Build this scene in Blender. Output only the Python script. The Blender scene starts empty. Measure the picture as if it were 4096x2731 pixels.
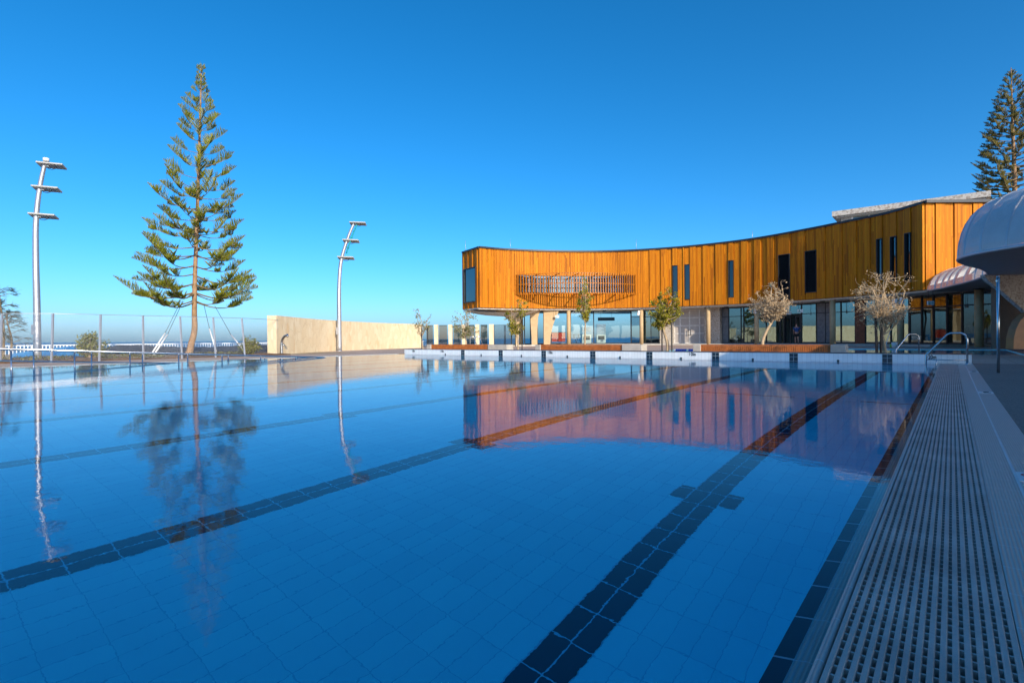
import bpy, bmesh, math, random
from mathutils import Vector, Matrix
R = math.radians
scene = bpy.context.scene
col = scene.collection
random.seed(7)

# ------------------------------------------------------------------ camera, sky, sun, exposure
FPX, EYE, ROLL, PITCH = 2150.0, 0.80, R(0.50), 12.0 / 2150.0
cam_d = bpy.data.cameras.new('camera')
cam_d.sensor_width = 36.0
cam_d.lens = FPX / 4096.0 * 36.0
cam_d.clip_start = 0.05
cam_d.clip_end = 40000.0
cam = bpy.data.objects.new('camera', cam_d)
col.objects.link(cam)
cam.matrix_world = Matrix.Translation((0, 0, EYE)) @ Matrix.Rotation(R(90) - PITCH, 4, 'X') @ Matrix.Rotation(-ROLL, 4, 'Z')
scene.camera = cam

SUN_AZ, SUN_EL = 154.0, 23.0                      # azimuth clockwise from the view axis
world = bpy.data.worlds.new('World')
scene.world = world
world.use_nodes = True
wn = world.node_tree
sky = wn.nodes.new('ShaderNodeTexSky')
sky.sky_type = 'NISHITA'
sky.sun_disc = False
sky.sun_elevation = R(SUN_EL)
sky.sun_rotation = R(SUN_AZ)
sky.altitude = 1600
sky.air_density = 0.85
sky.dust_density = 5.5
sky.ozone_density = 6.0
hsv = wn.nodes.new('ShaderNodeHueSaturation')
hsv.inputs['Saturation'].default_value = 1.21
hsv.inputs['Hue'].default_value = 0.491
wn.links.new(sky.outputs[0], hsv.inputs['Color'])
wn.links.new(hsv.outputs[0], wn.nodes['Background'].inputs[0])
wn.nodes['Background'].inputs[1].default_value = 0.15

sun_d = bpy.data.lights.new('sun', 'SUN')
sun_d.energy = 3.35
sun_d.angle = R(0.5)
sun_d.color = (1.0, 0.86, 0.66)
sun = bpy.data.objects.new('sun', sun_d)
col.objects.link(sun)
_a, _e = R(SUN_AZ), R(SUN_EL)
TO_SUN = Vector((math.sin(_a) * math.cos(_e), math.cos(_a) * math.cos(_e), math.sin(_e)))
sun.rotation_euler = (-TO_SUN).to_track_quat('-Z', 'Y').to_euler()
sun.location = TO_SUN * 60

scene.view_settings.view_transform = 'Standard'
scene.view_settings.look = 'None'
scene.view_settings.gamma = 1.0
scene.view_settings.exposure = 0.64
scene.render.engine = 'CYCLES'
cy = scene.cycles
cy.use_denoising = True
cy.use_adaptive_sampling = True
cy.adaptive_threshold = 0.012
cy.max_bounces = 28
cy.diffuse_bounces = 10
cy.glossy_bounces = 12
cy.transmission_bounces = 12
cy.transparent_max_bounces = 16
cy.caustics_refractive = True
cy.caustics_reflective = True
cy.sample_clamp_indirect = 6.0
cy.blur_glossy = 0.15

# ------------------------------------------------------------------ coordinates
# world: x to the right of the view axis, y along it, z up, deck level z = 0.  pool frame: a across the lanes (to the right), b along them.
TH = R(39.29)
CT, ST = math.cos(TH), math.sin(TH)
PF = Matrix.Rotation(-TH, 4, 'Z')
def pw(a, b, z=0.0):
    return Vector((CT * a + ST * b, -ST * a + CT * b, z))
def _unroll(px, py):
    dx, dy = px - 2048.0, 1365.5 - py
    c, s = math.cos(ROLL), math.sin(ROLL)
    return dx * c + dy * s, -dx * s + dy * c - 12.0
def at(px, py, y):
    """the point seen at photograph position (px, py) whose distance along the view axis is y metres"""
    cx, cy_ = _unroll(px, py)
    return Vector((cx / FPX * y, y, EYE + cy_ / FPX * y))
def atb(px, b, z=0.0):
    """the point with the given b in the pool frame that stands in photograph column px"""
    t = (px - 2048.0) / FPX
    y = b / (ST * t + CT)
    return Vector((t * y, y, z))
def ab(v):
    return CT * v.x - ST * v.y, ST * v.x + CT * v.y

# ------------------------------------------------------------------ objects
def link(o):
    col.objects.link(o)
    return o
def tag(o, label=None, cat=None, group=None, kind=None):
    if label: o['label'] = label
    if cat: o['category'] = cat
    if group: o['group'] = group
    if kind: o['kind'] = kind
    return o
_mw = {}
def thing(name, label, cat, loc=(0, 0, 0), rz=0.0, group=None):
    o = link(bpy.data.objects.new(name, None))
    o.location = loc
    o.rotation_euler = (0, 0, rz)
    o.empty_display_size = 0.2
    return tag(o, label, cat, group)
def mw_of(o):
    m = Matrix.Translation(o.location) @ o.rotation_euler.to_matrix().to_4x4()
    if o.parent is not None:
        m = mw_of(o.parent) @ o.matrix_parent_inverse @ m
    return m
def adopt(child, parent):
    child.parent = parent
    child.matrix_parent_inverse = mw_of(parent).inverted()
def copy_tree(o, parent=None):
    c = link(o.copy())
    c.parent = parent
    for ch in list(o.children):
        copy_tree(ch, c)
    return c

class MB:
    """collects vertices, faces and uvs for one mesh"""
    def __init__(self):
        self.v, self.f, self.uv, self.sm = [], [], {}, []
    def face(self, pts, uvs=None, smooth=False):
        i = len(self.v)
        self.v += [Vector(p) for p in pts]
        if uvs: self.uv[len(self.f)] = uvs
        self.f.append(tuple(range(i, i + len(pts))))
        self.sm.append(smooth)
    def mesh(self, verts, faces, smooth=False):
        i = len(self.v)
        self.v += [Vector(p) for p in verts]
        for f in faces:
            self.f.append(tuple(i + k for k in f))
            self.sm.append(smooth)
    def box(self, c, size, rz=0.0, rot=None):
        x, y, z = size[0] / 2, size[1] / 2, size[2] / 2
        m = rot if rot is not None else Matrix.Rotation(rz, 3, 'Z')
        c = Vector(c)
        vs = [c + m @ Vector(p) for p in ((-x, -y, -z), (x, -y, -z), (x, y, -z), (-x, y, -z), (-x, -y, z), (x, -y, z), (x, y, z), (-x, y, z))]
        self.mesh(vs, [(3, 2, 1, 0), (4, 5, 6, 7), (0, 1, 5, 4), (1, 2, 6, 5), (2, 3, 7, 6), (3, 0, 4, 7)])
    def beam(self, p0, p1, w, h, up=(0, 0, 1)):
        """a rectangular bar from p0 to p1"""
        p0, p1 = Vector(p0), Vector(p1)
        d = (p1 - p0)
        L = d.length
        y = d.normalized()
        x = y.cross(Vector(up))
        if x.length < 1e-5: x = y.cross(Vector((1, 0, 0)))
        x.normalize()
        z = x.cross(y)
        m = Matrix((x, y, z)).transposed()
        self.box((p0 + p1) / 2, (w, L, h), rot=m)
    def tube(self, pts, r, n=8, cap=True, smooth=True):
        pts = [Vector(p) for p in pts]
        k = len(pts)
        rs = r if isinstance(r, (list, tuple)) else [r] * k
        vs, fs = [], []
        ref = None
        for i, p in enumerate(pts):
            t = (pts[min(i + 1, k - 1)] - pts[max(i - 1, 0)]).normalized()
            if ref is None:
                ref = t.cross(Vector((0, 0, 1)))
                if ref.length < 0.1: ref = t.cross(Vector((1, 0, 0)))
            ref = (ref - t * ref.dot(t)).normalized()
            b = t.cross(ref)
            for j in range(n):
                a = 2 * math.pi * j / n
                vs.append(p + (ref * math.cos(a) + b * math.sin(a)) * rs[i])
        for i in range(k - 1):
            for j in range(n):
                j2 = (j + 1) % n
                fs.append((i * n + j, i * n + j2, (i + 1) * n + j2, (i + 1) * n + j))
        self.mesh(vs, fs, smooth)
        if cap:
            o = len(self.v) - len(vs)
            self.f.append(tuple(o + j for j in reversed(range(n)))); self.sm.append(False)
            self.f.append(tuple(o + (k - 1) * n + j for j in range(n))); self.sm.append(False)
    def cyl(self, base, r, h, n=16, r2=None):
        b = Vector(base)
        self.tube([b, b + Vector((0, 0, h))], [r, r if r2 is None else r2], n)
    def prism(self, poly, e0, e1):
        """poly: list of points; the same outline moved by e0 and by e1, closed"""
        a = [Vector(p) + Vector(e0) for p in poly]
        b = [Vector(p) + Vector(e1) for p in poly]
        n = len(poly)
        fs = [tuple(reversed(range(n))), tuple(range(n, 2 * n))]
        for i in range(n):
            j = (i + 1) % n
            fs.append((i, j, n + j, n + i))
        self.mesh(a + b, fs)
    def grid(self, rows, smooth=True, uvs=None, closed=False):
        """rows: list of equal-length point rows"""
        n = len(rows[0])
        o = len(self.v)
        for r_ in rows: self.v += [Vector(p) for p in r_]
        m = n if closed else n - 1
        for i in range(len(rows) - 1):
            for j in range(m):
                j2 = (j + 1) % n
                if uvs: self.uv[len(self.f)] = [uvs[i][j], uvs[i][j2], uvs[i + 1][j2], uvs[i + 1][j]]
                self.f.append((o + i * n + j, o + i * n + j2, o + (i + 1) * n + j2, o + (i + 1) * n + j))
                self.sm.append(smooth)
    def build(self, name, mat, parent=None, matrix=None, bevel=0.0):
        me = bpy.data.meshes.new(name)
        me.from_pydata([tuple(v) for v in self.v], [], self.f)
        me.polygons.foreach_set('use_smooth', self.sm)
        if self.uv:
            lay = me.uv_layers.new(name='UVMap')
            for fi, uvs in self.uv.items():
                ls = me.polygons[fi].loop_start
                for k, q in enumerate(uvs): lay.data[ls + k].uv = q
        me.update()
        if mat: me.materials.append(mat)
        o = link(bpy.data.objects.new(name, me))
        if matrix is not None: o.matrix_world = matrix
        if parent is not None: adopt(o, parent)
        if bevel > 0:
            b = o.modifiers.new('edge', 'BEVEL'); b.width = bevel; b.segments = 2; b.limit_method = 'ANGLE'
        return o
def struct(mb, name, mat, **k):
    return tag(mb.build(name, mat, **k), kind='structure')

def spline(pts, n):
    """Catmull-Rom through pts (tuples of any length), n samples per span"""
    P = [Vector(p) for p in pts]
    P = [P[0] * 2 - P[1]] + P + [P[-1] * 2 - P[-2]]
    out = []
    for i in range(1, len(P) - 2):
        for k in range(n):
            t = k / n
            a, b, c, d = P[i - 1], P[i], P[i + 1], P[i + 2]
            out.append(0.5 * ((2 * b) + (c - a) * t + (2 * a - 5 * b + 4 * c - d) * t * t + (3 * b - a - 3 * c + d) * t * t * t))
    out.append(P[-2].copy())
    return out

# ------------------------------------------------------------------ materials
def new_mat(name):
    m = bpy.data.materials.new(name)
    m.use_nodes = True
    nt = m.node_tree
    return m, nt, nt.nodes['Principled BSDF']
def N(nt, t, **kw):
    n = nt.nodes.new(t)
    for k, v in kw.items(): setattr(n, k, v)
    return n
def put(nt, sock, v):
    if hasattr(v, 'default_value') or hasattr(v, 'is_output'): nt.links.new(v, sock)
    else: sock.default_value = v
def mth(nt, op, a, b=None, c=None):
    n = N(nt, 'ShaderNodeMath', operation=op)
    for i, x in enumerate((a, b, c)):
        if x is not None: put(nt, n.inputs[i], x)
    return n.outputs[0]
def mix(nt, fac, a, b):
    n = N(nt, 'ShaderNodeMix', data_type='RGBA')
    put(nt, n.inputs[0], fac)
    for s, v in ((n.inputs[6], a), (n.inputs[7], b)):
        put(nt, s, v if not isinstance(v, tuple) else (*v, 1.0)[:4])
    return n.outputs[2]
def noise(nt, vec, scale, detail=3.0, rough=0.55, dist=0.0):
    n = N(nt, 'ShaderNodeTexNoise')
    if vec is not None: nt.links.new(vec, n.inputs['Vector'])
    n.inputs['Scale'].default_value = scale
    n.inputs['Detail'].default_value = detail
    n.inputs['Roughness'].default_value = rough
    n.inputs['Distortion'].default_value = dist
    return n.outputs[0]
def ramp(nt, fac, stops):
    n = N(nt, 'ShaderNodeValToRGB')
    e = n.color_ramp.elements
    while len(e) < len(stops): e.new(0.5)
    for i, (p, c) in enumerate(stops):
        e[i].position = p
        e[i].color = (*c, 1.0)[:4]
    nt.links.new(fac, n.inputs[0])
    return n.outputs[0]
def objco(nt):
    return N(nt, 'ShaderNodeTexCoord').outputs['Object']
def uvco(nt):
    return N(nt, 'ShaderNodeTexCoord').outputs['UV']
def xyz(nt, v):
    n = N(nt, 'ShaderNodeSeparateXYZ')
    nt.links.new(v, n.inputs[0])
    return n.outputs
def comb(nt, x, y, z):
    n = N(nt, 'ShaderNodeCombineXYZ')
    for i, q in enumerate((x, y, z)): put(nt, n.inputs[i], q)
    return n.outputs[0]
def white(nt, vec):
    n = N(nt, 'ShaderNodeTexWhiteNoise', noise_dimensions='3D')
    nt.links.new(vec, n.inputs['Vector'])
    return n.outputs[0]
def bump(nt, bsdf, h, strength=0.3, dist=0.01):
    n = N(nt, 'ShaderNodeBump')
    n.inputs['Strength'].default_value = strength
    n.inputs['Distance'].default_value = dist
    nt.links.new(h, n.inputs['Height'])
    nt.links.new(n.outputs[0], bsdf.inputs['Normal'])
    return n
def scaled(c, k):
    return tuple(min(1.0, x * k) for x in c)
def mat(name, colr, rough=0.6, metal=0.0, var=0.25, vs=4.0, bmp=0.0, bs=60.0, spec=0.4, fine=0.0):
    m, nt, b = new_mat(name)
    b.inputs['Roughness'].default_value = rough
    b.inputs['Metallic'].default_value = metal
    b.inputs['Specular IOR Level'].default_value = spec
    v = objco(nt)
    f = noise(nt, v, vs, 5.0, 0.6)
    c = ramp(nt, f, [(0.3, scaled(colr, 1 - var)), (0.7, scaled(colr, 1 + var))])
    if fine:
        f2 = noise(nt, v, bs * 2, 2.0)
        c = mix(nt, mth(nt, 'MULTIPLY', f2, fine), c, scaled(colr, 0.4))
    nt.links.new(c, b.inputs['Base Color'])
    if bmp: bump(nt, b, noise(nt, v, bs, 4.0), bmp, 0.01)
    return m
def joint(nt, x, size, w, off=0.0):
    """1 on the joint lines of a row of tiles of the given size"""
    t = mth(nt, 'FRACT', mth(nt, 'DIVIDE', mth(nt, 'ADD', x, off + size * 1000), size))
    return mth(nt, 'LESS_THAN', mth(nt, 'ABSOLUTE', mth(nt, 'SUBTRACT', t, 0.5)), 1.0) if w >= size else mth(nt, 'LESS_THAN', t, w / size)
def tile_mat(name, colr, grout, ax, ay, sx, sy, w=0.006, rough=0.25, var=0.12, offx=0.0, offy=0.0, bmp=0.25):
    """tiles laid on the object's own axes ax, ay (0 x, 1 y, 2 z)"""
    m, nt, b = new_mat(name)
    co = objco(nt)
    o = xyz(nt, co)
    jx, jy = joint(nt, o[ax], sx, w, offx), joint(nt, o[ay], sy, w, offy)
    j = mth(nt, 'MAXIMUM', jx, jy)
    idx = comb(nt, mth(nt, 'FLOOR', mth(nt, 'DIVIDE', mth(nt, 'ADD', o[ax], offx), sx)), mth(nt, 'FLOOR', mth(nt, 'DIVIDE', mth(nt, 'ADD', o[ay], offy), sy)), 3.0)
    rnd = white(nt, idx)
    c = ramp(nt, rnd, [(0.0, scaled(colr, 1 - var)), (1.0, scaled(colr, 1 + var))])
    dirt = noise(nt, co, 1.7, 5.0, 0.65)
    c = mix(nt, mth(nt, 'MULTIPLY', dirt, 0.25), c, scaled(colr, 0.72))
    nt.links.new(mix(nt, j, c, grout), b.inputs['Base Color'])
    b.inputs['Roughness'].default_value = rough
    bump(nt, b, mth(nt, 'SUBTRACT', 1.0, j), bmp, 0.003)
    return m

M = {}
M['steel'] = mat('stainless_steel', (0.55, 0.56, 0.58), 0.22, 1.0, 0.08, 9)
M['galv'] = mat('galvanised_steel', (0.50, 0.51, 0.53), 0.42, 0.75, 0.08, 6)
M['dark_metal'] = mat('dark_powder_coat', (0.03, 0.033, 0.038), 0.4, 0.2, 0.2)
M['lamp'] = mat('lamp_housing_grey', (0.42, 0.42, 0.40), 0.5, 0.2, 0.06)
M['black'] = mat('black_plastic', (0.012, 0.012, 0.014), 0.45, 0, 0.2)
M['white'] = mat('white_paint', (0.78, 0.78, 0.76), 0.45, 0, 0.06)
M['concrete'] = mat('pale_concrete', (0.46, 0.43, 0.38), 0.8, 0, 0.14, 3, 0.25, 40)
M['soffit'] = mat('soffit_render', (0.76, 0.70, 0.61), 0.7, 0, 0.06, 2)
M['column'] = mat('column_render', (0.50, 0.36, 0.20), 0.75, 0, 0.1, 3, 0.15, 50)
M['coping'] = mat('dark_coping_tile', (0.07, 0.06, 0.055), 0.4, 0, 0.2)
# ------------------------------------------------------------------ the pool
def rect(mb, a0, a1, b0, b1, z=0.0):
    mb.face([(a0, b0, z), (a1, b0, z), (a1, b1, z), (a0, b1, z)])
A_L, A_R, B_N, B_F, DEPTH = -24.0, -0.362, -31.0, 19.3, -1.47
M['floor_tile'] = tile_mat('pool_floor_tile', (0.33, 0.93, 0.985), (0.20, 0.68, 0.77), 0, 1, 0.125, 0.25, 0.005, 0.35, 0.05, offx=0.105)
M['navy_tile'] = tile_mat('navy_tile', (0.008, 0.018, 0.05), (0.30, 0.58, 0.68), 0, 1, 0.125, 0.25, 0.009, 0.3, 0.2, offx=0.105)
M['wall_tile'] = tile_mat('white_wall_tile', (0.82, 0.84, 0.85), (0.5, 0.54, 0.58), 0, 2, 0.125, 0.25, 0.006, 0.2, 0.05, offx=0.105, offy=-0.02)
M['navy_wall'] = tile_mat('navy_wall_tile', (0.012, 0.028, 0.05), (0.45, 0.5, 0.52), 0, 2, 0.125, 0.135, 0.008, 0.25, 0.2, offx=0.105, offy=-0.12)

m = MB(); rect(m, A_L - .1, A_R + .1, B_N - .1, B_F + .1, DEPTH)
struct(m, 'pool_floor', M['floor_tile'], matrix=PF)
LANES = [-1.48 - 2.5 * k for k in range(10)]
m = MB()
zl = DEPTH + 0.004
for a in LANES:
    rect(m, a - .125, a + .125, -29, 16.2, zl)
    for sgn in (-1, 1):
        rect(m, a + sgn * .125 if sgn > 0 else a - .25, a + .25 if sgn > 0 else a - .125, 4.05, 4.3, zl)
        rect(m, a + sgn * .125 if sgn > 0 else a - .25, a + .25 if sgn > 0 else a - .125, 15.95, 16.2, zl)
    rect(m, a + .45, a + 2.05, 9.42, 9.48, zl)
rect(m, -1.05, A_R, 9.42, 9.48, zl)
struct(m, 'pool_lane_markings', M['navy_tile'], matrix=PF)
m = MB()
m.face([(A_R, B_N, DEPTH), (A_R, B_F, DEPTH), (A_R, B_F, -.06), (A_R, B_N, -.06)])
m.face([(A_L, B_N, DEPTH), (A_L, B_F, DEPTH), (A_L, B_F, .0), (A_L, B_N, .0)])
m.face([(A_L, B_N, DEPTH), (A_R, B_N, DEPTH), (A_R, B_N, .0), (A_L, B_N, .0)])
struct(m, 'pool_side_walls', tile_mat('pool_side_tile', (0.7, 0.88, 0.95), (0.3, 0.45, 0.55), 1, 2, 0.25, 0.125, 0.006, 0.25, 0.05), matrix=PF)

# water: one closed body, its top a centimetre below the deck
wm, nt, b = new_mat('pool_water')
nt.nodes.remove(b)
out = nt.nodes['Material Output']
# reflection a little below the unpolarised Fresnel value, as through a polarising filter
rfr = N(nt, 'ShaderNodeBsdfRefraction'); rfr.inputs['IOR'].default_value = 1.333; rfr.inputs['Roughness'].default_value = 0.0
rfl = N(nt, 'ShaderNodeBsdfGlossy'); rfl.inputs['Roughness'].default_value = 0.0
frw = N(nt, 'ShaderNodeFresnel'); frw.inputs['IOR'].default_value = 1.333
co = objco(nt)
mp = N(nt, 'ShaderNodeMapping'); mp.inputs['Scale'].default_value = (1.0, 1.0, 0.0); nt.links.new(co, mp.inputs['Vector'])
h1 = noise(nt, mp.outputs[0], 1.3, 2.0, 0.5, 0.3)
h2 = noise(nt, mp.outputs[0], 6.5, 2.0, 0.5, 0.2)
h3 = noise(nt, mp.outputs[0], 22.0, 2.0, 0.5)
hh = mth(nt, 'ADD', mth(nt, 'MULTIPLY', h1, 0.0016), mth(nt, 'ADD', mth(nt, 'MULTIPLY', h2, 0.0007), mth(nt, 'MULTIPLY', h3, 0.0003)))
bp = N(nt, 'ShaderNodeBump'); bp.inputs['Strength'].default_value = 1.0; bp.inputs['Distance'].default_value = 1.0
nt.links.new(hh, bp.inputs['Height'])
for q in (rfr, rfl, frw): nt.links.new(bp.outputs[0], q.inputs['Normal'])
wms = N(nt, 'ShaderNodeMixShader')
nt.links.new(mth(nt, 'POWER', frw.outputs[0], 1.08), wms.inputs[0]); nt.links.new(rfr.outputs[0], wms.inputs[1]); nt.links.new(rfl.outputs[0], wms.inputs[2])
nt.links.new(wms.outputs[0], out.inputs['Surface'])
va = N(nt, 'ShaderNodeVolumeAbsorption'); va.inputs['Color'].default_value = (0.05, 0.90, 0.99, 1); va.inputs['Density'].default_value = 0.42
nt.links.new(va.outputs[0], out.inputs['Volume'])
M['water'] = wm
m = MB()
m.box(((A_L - .05 - .245) / 2, (B_N + B_F) / 2, (-.012 - 1.52) / 2), (A_L * -1 + .05 - .245, B_F - B_N + .1, 1.52 - .012))
water = tag(m.build('pool_water', wm, matrix=PF), kind='structure')

# gutter: sloping navy and grip tiles under a skin of water, then the drain grating, ribbed tiles and a white line
GM = tile_mat('navy_edge_tile', (0.012, 0.02, 0.05), (0.42, 0.46, 0.5), 1, 0, 0.25, 1.0, 0.009, 0.3, 0.2, offy=0.6)
m = MB(); m.face([(A_R, B_N, -.05), (-.314, B_N, -.034), (-.314, B_F, -.034), (A_R, B_F, -.05)])
struct(m, 'pool_edge_navy_tiles', GM, matrix=PF)
rm, nt, b = new_mat('ribbed_grip_tile')
co = objco(nt); o = xyz(nt, co)
rib = mth(nt, 'SINE', mth(nt, 'MULTIPLY', o[0], 2 * math.pi / 0.0125))
jj = joint(nt, o[1], 0.25, 0.005)
base = mix(nt, mth(nt, 'MULTIPLY', noise(nt, co, 6.0, 4.0), 0.6), (0.56, 0.52, 0.47), (0.42, 0.39, 0.36))
base = mix(nt, mth(nt, 'MULTIPLY', mth(nt, 'ADD', rib, 1.0), 0.18), base, (0.14, 0.17, 0.2))
nt.links.new(mix(nt, jj, base, (0.5, 0.55, 0.58)), b.inputs['Base Color'])
b.inputs['Roughness'].default_value = 0.35
bump(nt, b, rib, 0.5, 0.004)
M['ribbed'] = rm
m = MB()
prof = [(-.314, -.034), (-.280, -.018), (-.272, -.022), (-.266, -.006), (-.258, .001), (-.248, -.001), (-.243, -.012), (-.243, -.05)]
m.grid([[(a, B_N, z) for a, z in prof], [(a, B_F, z) for a, z in prof]])
m.face([(.134, B_N, -.05), (.134, B_N, 0), (.134, B_F, 0), (.134, B_F, -.05)])
struct(m, 'pool_gutter', M['ribbed'], matrix=PF)
m = MB()
m.face([(-.243, B_N, -.05), (-.243, B_N, -.2), (-.243, B_F, -.2), (-.243, B_F, -.05)]); rect(m, -.243, .134, B_N, B_F, -.2); m.face([(.134, B_N, -.2), (.134, B_N, -.05), (.134, B_F, -.05), (.134, B_F, -.2)])
struct(m, 'gutter_channel', M['black'], matrix=PF)
m = MB(); rect(m, .134, .27, B_N, B_F, 0); rect(m, .282, .44, B_N, B_F, 0)
struct(m, 'deck_edge_tiles', M['ribbed'], matrix=PF)
m = MB(); rect(m, .27, .282, B_N, B_F, 0)
struct(m, 'deck_white_line', mat('pale_line_tile', (0.62, 0.66, 0.68), 0.4, 0, 0.1), matrix=PF)

g = thing('drain_grating', 'long grey slatted plastic grating over the overflow gutter at the pool edge', 'drain grating', pw(0, 9, 0), -TH)
gm = mat('grating_plastic', (0.47, 0.43, 0.39), 0.42, 0, 0.28, 3.5, 0.1, 90, 0.4, 0.35)
nb = 16
for s0, s1 in ((-3.0, 9.40), (9.425, 18.98)):
    m = MB()
    for k in range(nb):
        a = -.2335 + k * (.3585 / (nb - 1))
        w = .0150
        y0, y1 = s0, s1
        pr = [(a - w / 2, -.03), (a - w / 2, -.003), (a - w / 2 + .003, 0), (a + w / 2 - .003, 0), (a + w / 2, -.003), (a + w / 2, -.03)]
        m.prism([(x, 0, z) for x, z in pr], (0, y0, .001), (0, y1, .001))
    nt_ = int((s1 - s0) / .045)
    for k in range(nt_ + 1):
        m.box((-.0545, s0 + .006 + k * .045, -.013), (.37, .007, .020))
    m.box((-.0545, s0 + .006, -.008), (.375, .012, .016)); m.box((-.0545, s1 - .006, -.008), (.375, .012, .016))
    m.build('grating_section', gm, g, matrix=PF)

# raised tiled end wall
E_L, E_R = -23.5, .42
w = thing('pool_end_wall', 'low white tiled wall across the far end of the swimming pool', 'pool wall', pw(-11, 19.5, 0), -TH)
m = MB(); m.box(((E_L + E_R) / 2, B_F + .18, (.25 + DEPTH) / 2), (E_R - E_L, .36, .25 - DEPTH)); m.build('tiled_body', M['wall_tile'], w, matrix=PF)
m = MB(); m.box(((E_L + E_R) / 2, B_F + .18, .26), (E_R - E_L + .02, .39, .02)); m.build('coping', M['coping'], w, matrix=PF)
for a in LANES[:8]:
    m = MB(); m.box((a, B_F - .004, -.3), (.25, .012, 1.07)); m.build('lane_end_marker', M['navy_wall'], w, matrix=PF)
NZ = mat('nozzle_black', (0.02, 0.025, 0.03), 0.3, 0, 0.1)
for a in [x + 1.25 for x in LANES[:8]][1:] + [LANES[7] - 1.25]:
    m = MB()
    for r0, r1, y0, y1 in ((.034, .034, 0, -.02), (.024, .018, -.02, -.03)):
        m.tube([(a, B_F + y0, .02), (a, B_F + y1, .02)], [r0, r1], 16)
    m.build('inlet_nozzle', NZ, w, matrix=PF)
def text_mesh(s, size, name, material, matrix, parent, align='CENTER'):
    cu = bpy.data.curves.new(name, 'FONT'); cu.body = s; cu.size = size; cu.align_x = align; cu.align_y = 'CENTER'; cu.extrude = 0.001; cu.offset = 0.0035
    t = bpy.data.objects.new(name, cu); link(t)
    dg = bpy.context.evaluated_depsgraph_get()
    me = bpy.data.meshes.new_from_object(t.evaluated_get(dg))
    bpy.data.objects.remove(t)
    me.name = name
    me.materials.clear(); me.materials.append(material)
    o = link(bpy.data.objects.new(name, me)); o.matrix_world = matrix
    if parent is not None: adopt(o, parent)
    return o
INK = mat('black_ink', (0.012, 0.012, 0.015), 0.5, 0, 0.1)
for px in (1653, 1768, 2200, 2769, 3722):
    p = atb(px, B_F); a, b = ab(p)
    mm = PF @ Matrix.Translation((a, B_F - .004, .165)) @ Matrix.Rotation(R(90), 4, 'X') @ Matrix.Diagonal((.8, 1.25, 1, 1))
    text_mesh('1·20m', .13, 'depth_marking', INK, mm, w)

# ------------------------------------------------------------------ paving, land, sea
def paving_mat(name, lo, hi):
    pm, nt, b = new_mat(name)
    co = objco(nt)
    f = noise(nt, co, 0.35, 5.0, 0.6)
    c = ramp(nt, f, [(0.3, lo), (0.7, hi)])
    vo = N(nt, 'ShaderNodeTexVoronoi'); vo.inputs['Scale'].default_value = 90.0; nt.links.new(co, vo.inputs['Vector'])
    sp = ramp(nt, vo.outputs['Color'], [(0.2, (0.55, 0.55, 0.55)), (0.8, (1.25, 1.25, 1.25))])
    mul = N(nt, 'ShaderNodeMix', data_type='RGBA', blend_type='MULTIPLY'); mul.inputs[0].default_value = 0.75
    nt.links.new(c, mul.inputs[6]); nt.links.new(sp, mul.inputs[7])
    o = xyz(nt, co)
    jj = mth(nt, 'MAXIMUM', joint(nt, o[0], 3.0, 0.012, .44 + 1.2), joint(nt, o[1], 3.0, 0.012))
    st = noise(nt, co, 2.2, 6.0, 0.7)
    cc = mix(nt, ramp(nt, st, [(0.55, (0, 0, 0)), (0.8, (0.45, 0.45, 0.45))]), mul.outputs[2], scaled(lo, .55))
    nt.links.new(mix(nt, jj, cc, (0.13, 0.11, 0.1)), b.inputs['Base Color'])
    b.inputs['Roughness'].default_value = 0.8
    bump(nt, b, vo.outputs['Distance'], 0.6, 0.006)
    return pm
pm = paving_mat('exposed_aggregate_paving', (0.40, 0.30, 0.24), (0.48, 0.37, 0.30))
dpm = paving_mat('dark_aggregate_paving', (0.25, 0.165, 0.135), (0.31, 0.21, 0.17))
M['paving'] = pm
SP = (-13.0, 2.2, 28.0, 38.0)     # second pool a0 a1 b0 b1
m = MB()
for q in ((-28.2, A_L, B_N, 19.66), (-40, SP[1], 19.66, SP[2]), (-40, SP[0], SP[2], SP[3]), (-40, SP[1], SP[3], 75), (-28.2, .44, -60, B_N)):
    rect(m, *q, 0.0)
m.box((A_L - .06, (B_N + B_F) / 2, -.05), (.12, B_F - B_N, .104))
struct(m, 'paving', pm, matrix=PF)
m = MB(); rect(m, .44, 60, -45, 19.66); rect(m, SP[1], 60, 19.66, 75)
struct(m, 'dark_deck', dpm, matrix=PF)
m = MB()
for q in ((-52, -28.2, -200, 75), (60, 260, -200, 300), (-52, 260, -260, -60), (-30, 260, 75, 300)):
    rect(m, *q, -.01)
m.face([(-52, -200, -.01), (-52, 75, -.01), (-58, 75, -6.2), (-58, -200, -6.2)])
m.face([(-52, 75, -.01), (-30, 75, -.01), (-30, 82, -6.2), (-58, 82, -6.2)])
m.face([(-30, 75, -.01), (-30, 300, -.01), (-36, 300, -6.2), (-36, 75, -6.2)])
struct(m, 'ground', mat('sandy_ground', (0.30, 0.24, 0.17), 0.9, 0, 0.25, 0.5, 0.5, 6), matrix=PF)
sm, nt, b = new_mat('sea_water')
b.inputs['Base Color'].default_value = (0.012, 0.05, 0.10, 1)
b.inputs['Roughness'].default_value = 0.35
co = objco(nt); bump(nt, b, noise(nt, co, 0.4, 6.0, 0.65), 0.8, 0.6)
m = MB(); m.face([(-20000, -20000, -6), (20000, -20000, -6), (20000, 20000, -6), (-20000, 20000, -6)])
struct(m, 'sea', sm)
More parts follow.
